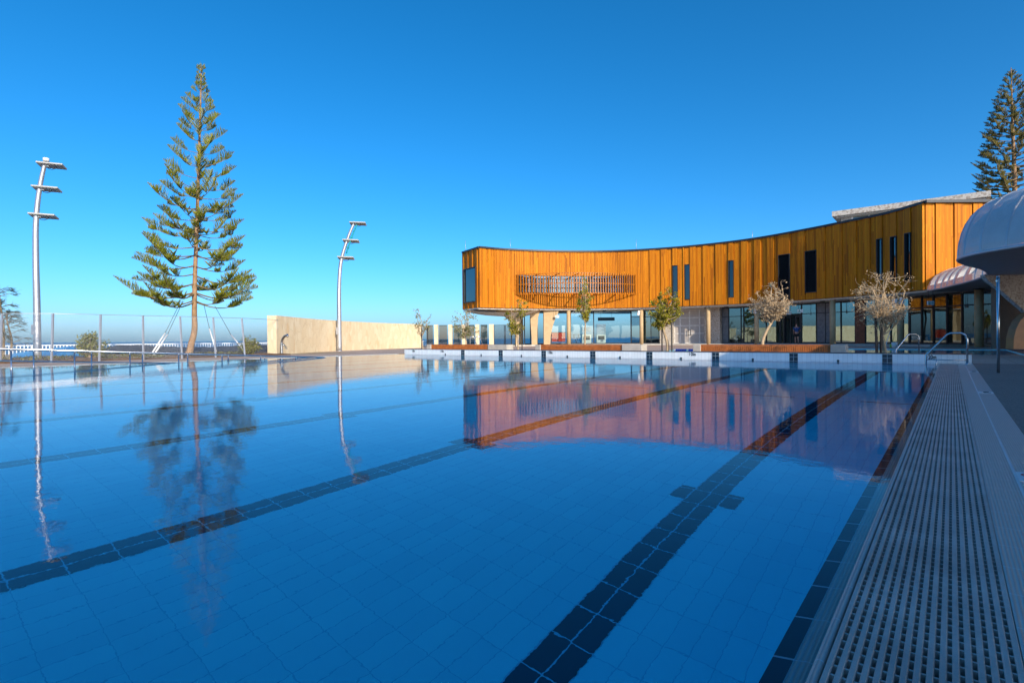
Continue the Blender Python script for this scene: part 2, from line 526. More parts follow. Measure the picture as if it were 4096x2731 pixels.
# garden bed along the left fence
gb = mat('brown_mulch', (0.13, 0.075, 0.04), 0.95, 0, 0.4, 14, 0.9, 30)
m = MB()
rows = []
for i in range(61):
    b_ = -10 + i * .42
    rows.append([(a, b_, z + .03 * math.sin(b_ * 3.1 + a) * (0 < k < 4)) for k, (a, z) in enumerate(((-28.15, -.0), (-28.25, .06), (-29.2, .10), (-31, .13), (-33, -.02)))])
m.grid(rows)
struct(m, 'garden_bed', gb, matrix=PF)

# second pool beyond the end wall
a0, a1, b0, b1 = SP
m = MB()
rect(m, a0, a1, b0, b1, -.9)
for (x0, y0), (x1, y1) in (((a0, b0), (a1, b0)), ((a1, b0), (a1, b1)), ((a1, b1), (a0, b1)), ((a0, b1), (a0, b0))):
    m.face([(x0, y0, -.9), (x1, y1, -.9), (x1, y1, .0), (x0, y0, .0)])
struct(m, 'small_pool_basin', M['floor_tile'], matrix=PF)
m = MB(); m.box(((a0 + a1) / 2, (b0 + b1) / 2, -.48), (a1 - a0 + .06, b1 - b0 + .06, .9))
struct(m, 'small_pool_water', wm, matrix=PF)
# ------------------------------------------------------------------ timber building
FRONT = [(-3.07, 51.6), (-.57, 53.0), (3.84, 54.3), (8.97, 54.8), (12.65, 54.2), (16.04, 52.9), (19.3, 50.9), (22.2, 48.1), (24.65, 44.1), (26.0, 41.3), (27.1, 38.8), (27.45, 35.75)]
_fr = spline([(x, y) for x, y in FRONT], 40)
_len = [0.0]
for i in range(1, len(_fr)): _len.append(_len[-1] + (_fr[i] - _fr[i - 1]).length)
F_LEN = _len[-1]
def front(s, off=0.0):
    """point of the facade at arc length s (plan), moved outwards (towards the pool) by off"""
    s = min(max(s, 0.0), F_LEN)
    import bisect
    i = min(max(bisect.bisect_right(_len, s) - 1, 0), len(_fr) - 2)
    t = (s - _len[i]) / (_len[i + 1] - _len[i])
    p = _fr[i].lerp(_fr[i + 1], t)
    d = (_fr[i + 1] - _fr[i]).normalized()
    return Vector((p.x + d.y * off, p.y - d.x * off))
def s_at(px, off=0.0):
    t = (px - 2048.0) / FPX
    lo, hi = 0.0, F_LEN
    for _ in range(50):
        m_ = (lo + hi) / 2
        q = front(m_, off)
        if q.x / q.y < t: lo = m_
        else: hi = m_
    return (lo + hi) / 2
def z_at(px, py, y): return at(px, py, y).z
ZS, ZT = 3.8, 9.5

# timber: boards by arc length (u) and height (v)
def timber(name, tones, bw=0.1, seg=2.4, rough=0.6, gap=0.05):
    m_, nt, b = new_mat(name)
    o = xyz(nt, uvco(nt))
    uu = mth(nt, 'DIVIDE', o[0], bw)
    bi = mth(nt, 'FLOOR', uu)
    r1 = white(nt, comb(nt, bi, 1.0, 2.0))
    vv = mth(nt, 'FLOOR', mth(nt, 'ADD', mth(nt, 'DIVIDE', o[1], seg), mth(nt, 'MULTIPLY', r1, 7.3)))
    r2 = white(nt, comb(nt, bi, vv, 5.0))
    c = ramp(nt, r2, [(i / (len(tones) - 1), t) for i, t in enumerate(tones)])
    gv = comb(nt, mth(nt, 'MULTIPLY', o[0], 40.0), mth(nt, 'MULTIPLY', o[1], 1.5), r2)
    gr = noise(nt, gv, 1.0, 5.0, 0.6)
    c = mix(nt, mth(nt, 'MULTIPLY', ramp(nt, gr, [(0.4, (0, 0, 0)), (0.8, (1, 1, 1))]), 0.45), c, scaled(tones[0], 0.55))
    wx = noise(nt, comb(nt, mth(nt, 'MULTIPLY', o[0], .25), mth(nt, 'MULTIPLY', o[1], .12), 4.0), 1.0, 4.0)
    c = mix(nt, mth(nt, 'MULTIPLY', wx, 0.3), c, scaled(tones[-1], 0.75))
    f = mth(nt, 'FRACT', uu)
    j = mth(nt, 'LESS_THAN', f, gap)
    nt.links.new(mix(nt, j, c, (0.05, 0.018, 0.004)), b.inputs['Base Color'])
    b.inputs['Roughness'].default_value = rough
    b.inputs['Specular IOR Level'].default_value = 0.15
    bump(nt, b, mth(nt, 'ADD', mth(nt, 'SUBTRACT', 1.0, j), mth(nt, 'MULTIPLY', gr, 0.15)), 0.6, 0.008)
    return m_
TONES = [(0.34, 0.095, 0.006), (0.60, 0.195, 0.006), (0.50, 0.155, 0.005), (0.70, 0.25, 0.008), (0.57, 0.18, 0.006)]
M['timber'] = timber('oiled_timber_boards', TONES)
M['batten'] = mat('timber_batten', (0.44, 0.15, 0.010), 0.45, 0, 0.2, 3)
M['bench'] = mat('bench_hardwood', (0.42, 0.13, 0.03), 0.5, 0, 0.3, 5)
def glass_mat(name, tint, base, refl):
    gm_, nt, b = new_mat(name)
    nt.nodes.remove(b)
    gls = N(nt, 'ShaderNodeBsdfGlossy'); gls.inputs['Roughness'].default_value = 0.0; gls.inputs['Color'].default_value = (*refl, 1)
    tr = N(nt, 'ShaderNodeBsdfTransparent'); tr.inputs['Color'].default_value = (*tint, 1)
    fr_ = N(nt, 'ShaderNodeFresnel'); fr_.inputs['IOR'].default_value = 1.5
    fac = mth(nt, 'MINIMUM', mth(nt, 'ADD', mth(nt, 'MULTIPLY', fr_.outputs[0], 1.1), base), 1.0)
    ms = N(nt, 'ShaderNodeMixShader'); nt.links.new(fac, ms.inputs[0]); nt.links.new(tr.outputs[0], ms.inputs[1]); nt.links.new(gls.outputs[0], ms.inputs[2])
    wob = N(nt, 'ShaderNodeBump'); wob.inputs['Strength'].default_value = 1.0; wob.inputs['Distance'].default_value = 1.0
    nt.links.new(mth(nt, 'MULTIPLY', noise(nt, objco(nt), 0.6, 1.0), 0.004), wob.inputs['Height']); nt.links.new(wob.outputs[0], gls.inputs['Normal'])
    nt.links.new(ms.outputs[0], nt.nodes['Material Output'].inputs['Surface'])
    return gm_
M['glass'] = glass_mat('reflective_glass', (0.42, 0.52, 0.53), 0.28, (0.62, 0.86, 0.90))
M['dark_glass'] = glass_mat('dark_window_glass', (0.25, 0.3, 0.33), 0.09, (0.7, 0.85, 0.9))
M['clear_glass'] = glass_mat('clear_glass', (0.74, 0.86, 0.87), 0.05, (0.8, 0.95, 0.97))
# pebble-dash: pale render with brown flecks
def pebble(name, base, fleck, sc=22.0):
    m_, nt, b = new_mat(name)
    co = objco(nt)
    v = N(nt, 'ShaderNodeTexVoronoi'); v.inputs['Scale'].default_value = sc; nt.links.new(co, v.inputs['Vector'])
    f = noise(nt, co, sc * .55, 3.0, 0.6)
    k = ramp(nt, f, [(0.50, (0, 0, 0)), (0.56, (1, 1, 1))])
    c = mix(nt, k, base, fleck)
    c = mix(nt, mth(nt, 'MULTIPLY', v.outputs['Distance'], 0.6), c, scaled(base, 0.6))
    nt.links.new(c, b.inputs['Base Color']); b.inputs['Roughness'].default_value = 0.85
    bump(nt, b, v.outputs['Distance'], 0.5, 0.02)
    return m_
M['pebble'] = pebble('pebble_render', (0.58, 0.52, 0.44), (0.30, 0.22, 0.16))

bld = thing('timber_building', 'long curved building clad in orange timber boards over a glazed ground floor', 'building', (12, 56, 0))

# windows in the upper storey: px0 px1 top bottom, kind
WIN = [(2692, 2713, 1062, 1196, 'g'), (2740, 2762, 1058, 1198, 'g'), (2916, 2937, 1042, 1190, 'g'), (3117, 3163, 1018, 1200, 'l'), (3224, 3271, 1003, 1170, 'l'),
       (3510, 3534, 955, 1120, 'g'), (3566, 3592, 946, 1125, 'g'), (3624, 3649, 932, 1129, 'g')]
wins = []
for x0, x1, t0, t1, k in WIN:
    s0, s1 = s_at(x0), s_at(x1)
    yv = front((s0 + s1) / 2).y
    xm = (x0 + x1) / 2
    wins.append((s0, s1, z_at(xm, t1, yv), z_at(xm, t0, yv), k))
scr0, scr1 = s_at(2062), s_at(2543)
yv = 54.7
SZ0, SZ1 = 5.15, 7.07
hz0, hz1 = z_at(2300, 1172, yv), z_at(2300, 1104, yv)
wins.append((s_at(2078), s_at(2532), hz0, hz1, 's'))
wins.sort()
rnd = random.Random(3)
bounds = []
s = 0.0
k = 0
while s < F_LEN - .01:
    w_ = rnd.choice((.20, .2, .3, .3, .1)) if s < scr1 + .6 else rnd.choice((.6, .6, .7, .5))
    e = min(s + w_, F_LEN)
    for q in wins:
        if q[4] == 's': continue
        if s < q[0] - .02 < e + .12 and e > q[0] - .12: e = q[0]
        if abs(s - q[0]) < .02: e = q[1]
    if F_LEN - e < .15: e = F_LEN
    bounds.append((s, e))
    s = e
clad = MB()
def panel(s0, s1, z0, z1, off):
    g_ = .011
    a, b_ = front(s0 + g_, off), front(s1 - g_, off)
    c_, d_ = front(s0 + g_, -.06), front(s1 - g_, -.06)
    A, B = (a.x, a.y), (b_.x, b_.y)
    clad.face([(*A, z0), (*B, z0), (*B, z1), (*A, z1)], [(s0 + .02, z0), (s1, z0), (s1, z1), (s0 + .02, z1)])
    clad.face([(c_.x, c_.y, z0), (*A, z0), (*A, z1), (c_.x, c_.y, z1)], [(s0 + .03, z0), (s0 + .09, z0), (s0 + .09, z1), (s0 + .03, z1)])
    clad.face([(*B, z0), (d_.x, d_.y, z0), (d_.x, d_.y, z1), (*B, z1)], [(s1 - .09, z0), (s1 - .03, z0), (s1 - .03, z1), (s1 - .09, z1)])
    for z, fl in ((z0, 1), (z1, 0)):
        q = [(*A, z), (c_.x, c_.y, z), (d_.x, d_.y, z), (*B, z)]
        clad.face(q if fl else q[::-1], [(s0, 0), (s0, .1), (s1, .1), (s1, 0)])
for i, (s0, s1) in enumerate(bounds):
    off = rnd.choice((0.0, .02, .035)) if s0 < scr1 + .6 else (.10 if i % 2 else .02) + rnd.uniform(0, .02)
    cuts = [(ZS, ZT)]
    for q in wins:
        if min(s1, q[1]) - max(s0, q[0]) > .05 * (s1 - s0):
            nc = []
            for z0, z1 in cuts:
                if q[2] > z0: nc.append((z0, min(q[2], z1)))
                if q[3] < z1: nc.append((max(q[3], z0), z1))
            cuts = nc
    for z0, z1 in cuts: panel(s0, s1, z0, z1, off)
clad.build('timber_cladding', M['timber'], bld)
# backing wall behind the boards, open at the windows
back = MB()
ss = sorted(set([0.0, F_LEN] + [q for w_ in wins for q in w_[:2]] + [F_LEN * i / 60 for i in range(61)]))
for s0, s1 in zip(ss[:-1], ss[1:]):
    sm_ = (s0 + s1) / 2
    cuts = [(ZS, ZT)]
    for q in wins:
        if q[0] < sm_ < q[1]: cuts = [(ZS, q[2]), (q[3], ZT)]
    a, b_ = front(s0, -.05), front(s1, -.05)
    for z0, z1 in cuts: back.face([(a.x, a.y, z0), (b_.x, b_.y, z0), (b_.x, b_.y, z1), (a.x, a.y, z1)])
M['backing'] = mat('dark_backing', (0.025, 0.014, 0.008), 0.8, 0, 0.1)
back.build('backing_wall', M['backing'], bld)
# windows and louvres
def curved_box(mb, s0, s1, z0, z1, o0, o1, n=1):
    for i in range(n):
        a, b_ = s0 + (s1 - s0) * i / n, s0 + (s1 - s0) * (i + 1) / n
        p = [front(a, o1), front(b_, o1), front(b_, o0), front(a, o0)]
        mb.prism([(q.x, q.y, 0) for q in p], (0, 0, z0), (0, 0, z1))
for s0, s1, z0, z1, kd in wins:
    if kd == 's':
        fr = MB()
        curved_box(fr, s0, s1, z1 - .06, z1, -.16, .05, 14); curved_box(fr, s0, s1, z0, z0 + .06, -.16, .05, 14)
        for i in range(9):
            q = s0 + (s1 - s0 - .06) * i / 8
            curved_box(fr, q, q + .06, z0 + .06, z1 - .06, -.155, .04)
        w_ = fr.build('strip_window', M['dark_metal'], bld)
        gg = MB()
        for i in range(14):
            a, b_ = front(s0 + (s1 - s0) * i / 14, -.10), front(s0 + (s1 - s0) * (i + 1) / 14, -.10)
            gg.face([(a.x, a.y, z0), (b_.x, b_.y, z0), (b_.x, b_.y, z1), (a.x, a.y, z1)])
        gg.build('pane', M['dark_glass'], w_)
        continue
    fr = MB()
    t = .05
    curved_box(fr, s0 + .012, s0 + t, z0, z1, -.2, .13); curved_box(fr, s1 - t, s1 - .012, z0, z1, -.2, .13)
    curved_box(fr, s0 + t, s1 - t, z1 - t, z1, -.2, .13); curved_box(fr, s0 + t, s1 - t, z0, z0 + t, -.2, .13)
    w_ = fr.build('window' if kd == 'g' else 'louvre_panel', M['dark_metal'], bld)
    if kd == 'g':
        gg = MB()
        a, b_ = front(s0 + t, -.04), front(s1 - t, -.04)
        gg.face([(a.x, a.y, z0 + t), (b_.x, b_.y, z0 + t), (b_.x, b_.y, z1 - t), (a.x, a.y, z1 - t)])
        gg.build('pane', M['dark_glass'], w_)
    else:
        lv = MB()
        n_ = int((z1 - z0 - 2 * t) / .085)
        for i in range(n_):
            z = z0 + t + .085 * (i + .5)
            a, b_ = front(s0 + t, .07), front(s1 - t, .07)
            c_, d_ = front(s0 + t, -.03), front(s1 - t, -.03)
            lv.face([(a.x, a.y, z - .045), (b_.x, b_.y, z - .045), (d_.x, d_.y, z + .03), (c_.x, c_.y, z + .03)])
        lv.build('louvre_blades', M['dark_metal'], w_)
# dark rooms behind the upper windows
m = MB()
for i in range(40):
    a, b_ = front(F_LEN * i / 40, -2.6), front(F_LEN * (i + 1) / 40, -2.6)
    c_, d_ = front(F_LEN * i / 40, -.3), front(F_LEN * (i + 1) / 40, -.3)
    m.face([(a.x, a.y, ZS + .03), (b_.x, b_.y, ZS + .03), (b_.x, b_.y, ZT - .1), (a.x, a.y, ZT - .1)])
    m.face([(a.x, a.y, ZS + .03), (c_.x, c_.y, ZS + .03), (d_.x, d_.y, ZS + .03), (b_.x, b_.y, ZS + .03)])
m.build('upper_room', mat('dark_room', (0.07, 0.075, 0.075), 0.8), bld)
# top trim, soffit, roof deck
tr_ = MB(); curved_box(tr_, 0, F_LEN, ZT, ZT + .16, -.35, .16, 80); tr_.build('roof_trim', M['dark_metal'], bld)
EL0, EL1 = Vector((-3.07, 51.6)), Vector((-4.95, 54.7))     # the narrow end facing the sea
back_line = [(-4.95, 54.7), (-2, 58.5), (4, 62.5), (13, 65), (24, 63), (36, 55), (44, 44), (44, 35.6)]
m = MB()
pl = [(front(F_LEN * i / 60, -.03).x, front(F_LEN * i / 60, -.03).y) for i in range(61)]
rf = pl + back_line[::-1]
m.face([(x, y, ZT - .05) for x, y in rf])
m.build('roof_deck', mat('roof_membrane', (0.4, 0.4, 0.4), 0.8), bld)
m = MB()
sof = [(front(F_LEN * i / 60, -.22).x, front(F_LEN * i / 60, -.22).y) for i in range(61)] + back_line[::-1]
m.prism([(x, y, 0) for x, y in reversed(sof)], (0, 0, ZS - .14), (0, 0, ZS - .005))
m.build('soffit', M['soffit'], bld)
m = MB()
for (x0, y0), (x1, y1) in zip(back_line[:-1], back_line[1:]):
    m.face([(x0, y0, ZS), (x1, y1, ZS), (x1, y1, ZT), (x0, y0, ZT)])
m.build('rear_wall', M['concrete'], bld)
# sea end: timber fins, tall window
e = MB()
def endp(t, o=0.0):
    d = (EL1 - EL0).normalized()
    p = EL0 + (EL1 - EL0) * t
    return (p.x - d.y * -o * -1, p.y + d.x * -o * -1) if False else (p.x + d.y * -o, p.y - d.x * -o)
EW = (EL1 - EL0).length
tt = [0, .06, .14, .22]
def endpanel(t0, t1, z0, z1, o):
    A, B = endp(t1 - .004, o), endp(t0 + .004, o)
    A2, B2 = endp(t1 - .004, -.1), endp(t0 + .004, -.1)
    u0, u1 = 60 + t0 * EW, 60 + t1 * EW
    e.face([(*A, z0), (*B, z0), (*B, z1), (*A, z1)], [(u1, z0), (u0, z0), (u0, z1), (u1, z1)])
    e.face([(*B, z0), (*B2, z0), (*B2, z1), (*B, z1)], [(u0, z0), (u0 + .08, z0), (u0 + .08, z1), (u0, z1)])
    e.face([(*A2, z0), (*A, z0), (*A, z1), (*A2, z1)], [(u1, z0), (u1 + .08, z0), (u1 + .08, z1), (u1, z1)])
yE = 53.2
wz0, wz1 = z_at(1890, 1209, yE), z_at(1890, 1071, yE)
for i in range(11):
    t0, t1 = i / 11, (i + 1) / 11
    o = (0, .07, .02)[i % 3]
    if 2 <= i <= 9: endpanel(t0, t1, ZS, wz0, o); endpanel(t0, t1, wz1, ZT, o)
    else: endpanel(t0, t1, ZS, ZT, o)
e.build('end_cladding', M['timber'], bld)
fr = MB()
def endbar(t0, t1, z0, z1, o0=-.15, o1=.1):
    P = [endp(t0, o0), endp(t1, o0), endp(t1, o1), endp(t0, o1)]
    fr.prism([(x, y, 0) for x, y in P], (0, 0, z0), (0, 0, z1))
T0, T1 = 2 / 11, 10 / 11
endbar(T0, T0 + .03, wz0, wz1); endbar(T1 - .03, T1, wz0, wz1); endbar(T0 + .03, T1 - .03, wz1 - .08, wz1); endbar(T0 + .03, T1 - .03, wz0, wz0 + .08)
w_ = fr.build('end_window', M['dark_metal'], bld)
gg = MB(); A, B = endp(T1 - .03, -.02), endp(T0 + .03, -.02)
gg.face([(*A, wz0 + .08), (*B, wz0 + .08), (*B, wz1 - .08), (*A, wz1 - .08)]); gg.build('pane', M['dark_glass'], w_)
m = MB(); A, B, A2, B2 = endp(1, -.3), endp(0, -.3), endp(1, .12), endp(0, .12)
m.prism([(*A, 0), (*A2, 0), (*B2, 0), (*B, 0)], (0, 0, ZT), (0, 0, ZT + .15)); m.build('end_trim', M['dark_metal'], bld)
# near end of the upper storey, facing the pool
NE0, NE1 = Vector((27.5, 35.72)), Vector((36.5, 35.5))
e2 = MB(); W_ = (NE1 - NE0).length
i = 0; u = 0.0
while u < W_ - .02:
    u1 = min(u + .62, W_)
    x0, x1 = NE0.x + u + .015, NE0.x + u1 - .015
    y = NE0.y - (.1 if i % 2 else .02) - .0 * u
    for z0, z1 in ((ZS, ZT),):
        if 2.9 < u < 5.2: z0 = 6.2
        e2.face([(x0, y, z0), (x1, y, z0), (x1, y, z1), (x0, y, z1)], [(80 + u, z0), (80 + u1, z0), (80 + u1, z1), (80 + u, z1)])
        e2.face([(x1, y, z0), (x1, y + .2, z0), (x1, y + .2, z1), (x1, y, z1)], [(80 + u1, z0), (80.08 + u1, z0), (80.08 + u1, z1), (80 + u1, z1)])
        e2.face([(x0, y + .2, z0), (x0, y, z0), (x0, y, z1), (x0, y + .2, z1)], [(80 + u, z0), (80.08 + u, z0), (80.08 + u, z1), (80 + u, z1)])
    u = u1; i += 1
e2.build('near_end_cladding', M['timber'], bld)
m = MB(); m.face([(27.5, 35.80, ZS), (44, 35.8, ZS), (44, 35.8, ZT), (27.5, 35.8, ZT)]); m.build('near_end_wall', mat('cream_render', (0.62, 0.5, 0.4), 0.8, 0, 0.06), bld)
m = MB(); m.box((32, 35.7, ZT + .1), (9.2, .5, .18)); m.build('near_end_trim', M['dark_metal'], bld)
m = MB(); m.box((33.2, 35.35, 9.35), (.9, .35, .12)); m.box((33.6, 35.3, 9.2), (.5, .25, .22)); m.build('floodlight', M['white'], bld)
# lightning rods
for px, top in ((1865, 962), (2053, 958), (2547, 957), (3001, 925)):
    s = s_at(px); p = front(s, -.6)
    if px == 1865: p = Vector((-4.6, 54.2))
    zt = z_at(px, top, p.y)
    m = MB(); m.tube([(p.x, p.y, ZT - .05), (p.x, p.y, zt)], [.022, .012], 6); m.build('lightning_rod', M['galv'], bld)

# bowed timber screen in front of the strip window
A, B = front(scr0, .05), front(scr1, .05)
mid = (A + B) / 2
d = (B - A).normalized(); nrm = Vector((d.y, -d.x))
half = (B - A).length / 2
SAG = 1.85
def bow(t, o=0.0):
    """t in -1..1 across the screen"""
    p = mid + d * (half * t) + nrm * (SAG * (1 - t * t) + o)
    return p
scr = MB()
NB = 47
for i in range(NB):
    t = -1 + 2 * i / (NB - 1)
    p = bow(t)
    q = (bow(t + .01) - bow(t - .01)).normalized()
    scr.box((p.x, p.y, (SZ0 + SZ1) / 2), (.065, .12, SZ1 - SZ0 + .12), math.atan2(q.y, q.x))
for z in (SZ0, (SZ0 + SZ1) / 2, SZ1):
    pts = [bow(-1 + 2 * i / 40, -.075) for i in range(41)]
    for a, b_ in zip(pts[:-1], pts[1:]): scr.beam((a.x, a.y, z), (b_.x, b_.y, z), .05, .07)
sc_ = scr.build('timber_screen', M['batten'], bld)
for t in (-.62, -.31, 0, .31, .62):
    p = bow(t, -.1)
    for z in (SZ0, SZ1):
        br = MB()
        best = min((front(scr0 + (scr1 - scr0) * i / 200, .0) for i in range(201)), key=lambda v: (v - p).length)
        br.beam((p.x, p.y, z), (best.x, best.y, z), .08, .09)
        br.build('screen_bracket', M['batten'], sc_)

# ---------------------------------------------------------------- ground floor
GO = -2.6     # glazing line behind the facade
FZ = .14
slab = MB()
sl = [(front(F_LEN * i / 60, -.4).x, front(F_LEN * i / 60, -.4).y) for i in range(61)] + back_line[::-1]
slab.prism([(x, y, 0) for x, y in reversed(sl)], (0, 0, -.02), (0, 0, FZ))
slab.build('floor_slab', M['concrete'], bld)
def gpt(s, o=0.0): return front(s, GO + o)
def sg(px): return s_at(px, GO)
GTOP = ZS - .14
class Bay:
    """one framed run of ground-floor glass"""
    def __init__(self): self.f, self.p = MB(), MB()
    def post(self, s, w_=.07, z0=FZ, z1=GTOP, dep=.14):
        p = [gpt(s - w_ / 2, dep / 2), gpt(s + w_ / 2, dep / 2), gpt(s + w_ / 2, -dep / 2), gpt(s - w_ / 2, -dep / 2)]
        self.f.prism([(q.x, q.y, 0) for q in p], (0, 0, z0), (0, 0, z1))
    def rail(self, s0, s1, z, h=.06, dep=.12):
        n = max(1, int((s1 - s0) / 1.2))
        for i in range(n):
            a, b_ = s0 + (s1 - s0) * i / n, s0 + (s1 - s0) * (i + 1) / n
            p = [gpt(a, dep / 2), gpt(b_, dep / 2), gpt(b_, -dep / 2), gpt(a, -dep / 2)]
            self.f.prism([(q.x, q.y, 0) for q in p], (0, 0, z - h / 2), (0, 0, z + h / 2))
    def pane(self, s0, s1, z0=FZ + .05, z1=GTOP - .02):
        a, b_ = gpt(s0), gpt(s1)
        self.p.face([(a.x, a.y, z0), (b_.x, b_.y, z0), (b_.x, b_.y, z1), (a.x, a.y, z1)])
    def done(self, glass, name='glazed_bay'):
        o = self.f.build(name, M['dark_metal'], bld)
        self.p.build('pane', glass, o)
def glazed(px_list, tr, glass='glass'):
    sl_ = [sg(p) for p in px_list]
    B_ = Bay()
    for s in sl_: B_.post(s)
    B_.rail(sl_[0], sl_[-1], FZ + .05, .1); B_.rail(sl_[0], sl_[-1], GTOP - .05, .12)
    if tr: B_.rail(sl_[0], sl_[-1], tr)
    for a, b_ in zip(sl_[:-1], sl_[1:]): B_.pane(a, b_)
    B_.done(M[glass])
glazed([2098, 2122], 0, 'clear_glass'); glazed([2149, 2176], 0, 'clear_glass')
glazed([2205, 2283, 2375, 2524], 0, 'clear_glass')
glazed([2526, 2570, 2604, 2641], 2.95)
glazed([2889, 2916, 2965, 2976, 3020, 3066, 3122], 2.75)
glazed([3207, 3267, 3304, 3330, 3365, 3423], 2.75)
glazed([3425, 3462, 3565, 3612, 3640], 2.75)
B_ = Bay()
B_.rail(sg(3124), sg(3205), 2.75, .08); B_.post(sg(3137), .09, FZ, 2.75); B_.post(sg(3203), .09, FZ, 2.75); B_.rail(sg(3124), sg(3205), GTOP - .05, .12)
B_.pane(sg(3122), sg(3207), 2.8); B_.pane(sg(3122), sg(3137), FZ + .05, 2.7)
B_.done(M['glass'], 'door_surround')
# automatic door leaves, half open
for px0, px1, o in ((3140, 3160, -.12), (3182, 3201, -.12)):
    dr = MB()
    s0, s1 = sg(px0), sg(px1)
    for s in (s0, s1):
        p = [gpt(s - .04, o + .03), gpt(s + .04, o + .03), gpt(s + .04, o - .03), gpt(s - .04, o - .03)]
        dr.prism([(q.x, q.y, 0) for q in p], (0, 0, FZ), (0, 0, 2.6))
    for z in (FZ + .06, 2.55):
        p = [gpt(s0, o + .03), gpt(s1, o + .03), gpt(s1, o - .03), gpt(s0, o - .03)]
        dr.prism([(q.x, q.y, 0) for q in p], (0, 0, z - .05), (0, 0, z + .05))
    dr.build('sliding_door', M['dark_metal'], bld)
# pebble-dash piers and the grey double door
def pier(px0, px1, o0, o1, name, material):
    m = MB(); s0, s1 = sg(px0), sg(px1); n = 4
    for i in range(n):
        a, b_ = s0 + (s1 - s0) * i / n, s0 + (s1 - s0) * (i + 1) / n
        p = [gpt(a, o1), gpt(b_, o1), gpt(b_, o0), gpt(a, o0)]
        m.prism([(q.x, q.y, 0) for q in p], (0, 0, FZ), (0, 0, GTOP))
    return m.build(name, material, bld)
pier(2641, 2697, -.4, .35, 'pebble_wall', M['pebble']); pier(2824, 2889, -.4, .75, 'pebble_wall', M['pebble'])
pier(3304, 3330, -.06, .05, 'louvred_panel', mat('grey_louvred_panel', (0.18, 0.18, 0.19), 0.5, 0.2))
pier(3424, 3462, -.06, .08, 'timber_panel', mat('red_ply_panel', (0.22, 0.07, 0.035), 0.5, 0, 0.3))
pier(3268, 3303, -.08, .03, 'louvred_panel', bpy.data.materials['grey_louvred_panel'])
pier(2889, 2915, -.08, .03, 'louvred_panel', bpy.data.materials['grey_louvred_panel'])
DM = mat('grey_door_mesh', (0.44, 0.40, 0.37), 0.6, 0.1, 0.06, 3)
dd = MB(); s0, s1 = sg(2697), sg(2824)
n = 6
p = [gpt(s0 + .02, .02), gpt(s1 - .02, .02), gpt(s1 - .02, -.05), gpt(s0 + .02, -.05)]
dd.prism([(q.x, q.y, 0) for q in p], (0, 0, FZ), (0, 0, GTOP - .05))
do = dd.build('double_door', DM, bld)
fr = MB()
def dbar(px0, px1, z0, z1):
    a, b_ = sg(px0), sg(px1)
    p = [gpt(a, .09), gpt(b_, .09), gpt(b_, .021), gpt(a, .021)]
    fr.prism([(q.x, q.y, 0) for q in p], (0, 0, z0), (0, 0, z1))
for x0, x1 in ((2697, 2701), (2719, 2724), (2757, 2762), (2797, 2802), (2820, 2824)): dbar(x0, x1, FZ, GTOP - .05)
for z in (FZ + .05, 1.15, 1.95, 2.75, GTOP - .1):
    for x0, x1 in ((2701, 2719), (2724, 2757), (2762, 2797), (2802, 2820)): dbar(x0, x1, z - .05, z + .05)
fr.build('door_frame', mat('pale_grey_frame', (0.62, 0.6, 0.57), 0.5), do)
hd = MB(); q = gpt(sg(2759), .16)
hd.box((q.x - .12, q.y, 1.25), (.04, .05, .55)); hd.box((q.x + .12, q.y, 1.25), (.04, .05, .55)); hd.box((q.x, q.y + .0, 1.5), (.28, .05, .04)); hd.box((q.x, q.y, 1.0), (.28, .05, .04))
hd.build('handle', M['dark_metal'], do)
# round columns
for px, r_ in ((2275, .20), (2566, .19), (2834, .19), (3027, .19), (3331, .21), (3601, .19)):
    s = s_at(px, -.55); p = front(s, -.55)
    m = MB(); m.cyl((p.x, p.y, -.02), r_, ZS - .12, 24); m.build('column', M['column'], bld)
# flared legs under the sea end
def leg(outline, y0, y1, name='flared_leg'):
    P = [at(px, py, 55.3) for px, py in outline]
    m = MB()
    m.prism([(v.x, 0, v.z) for v in P], (0, y0, 0), (0, y1, 0))
    o = m.build(name, M['column'], bld)
    return o
top = 1236
leg([(1985, 1258), (2012, 1262), (2033, 1277), (2048, 1296), (2057, 1316), (2061, 1345), (2062, 1388), (2074, 1388), (2075, 1330), (2080, 1262), (2098, 1240), (1985, 1240)], 55.2, 56.0)
leg([(2120, 1240), (2122, 1290), (2126, 1350), (2127, 1388), (2149, 1388), (2149, 1320), (2152, 1270), (2160, 1240)], 55.0, 56.2)
leg([(2174, 1240), (2175, 1388), (2200, 1388), (2202, 1345), (2208, 1312), (2217, 1284), (2229, 1258), (2236, 1240)], 55.0, 55.8)
m = MB(); m.cyl(at(2085, 1388, 57.5), .22, 3.6, 20); m.build('column', M['column'], bld)
# underside that dips behind the sea end
rows = []
for i in range(9):
    f = i / 8
    row = []
    for (px, dip) in ((1868, .0), (1885, .14), (1910, .30), (1945, .44), (1985, .52), (2020, .58), (2060, .66), (2110, .5), (2160, .0)):
        v = at(px, 1236, 53.2 + .4 * f + 5.0 * f)
        row.append((v.x, v.y, ZS - .141 - dip * math.sin(math.pi * min(1, .15 + f * .7))))
    rows.append(row)
m = MB(); m.grid(rows); m.build('curved_soffit', M['soffit'], bld)
# downlights under the soffit
for px in (1903, 1992, 2079, 2182, 2288, 2419, 2567, 2826, 2906, 3010, 3160, 3291, 3460, 3560):
    s = s_at(px, -1.1); p = front(s, -1.1)
    m = MB(); m.cyl((p.x, p.y, ZS - .2), .2, .06, 16); m.build('downlight', M['dark_metal'], bld)
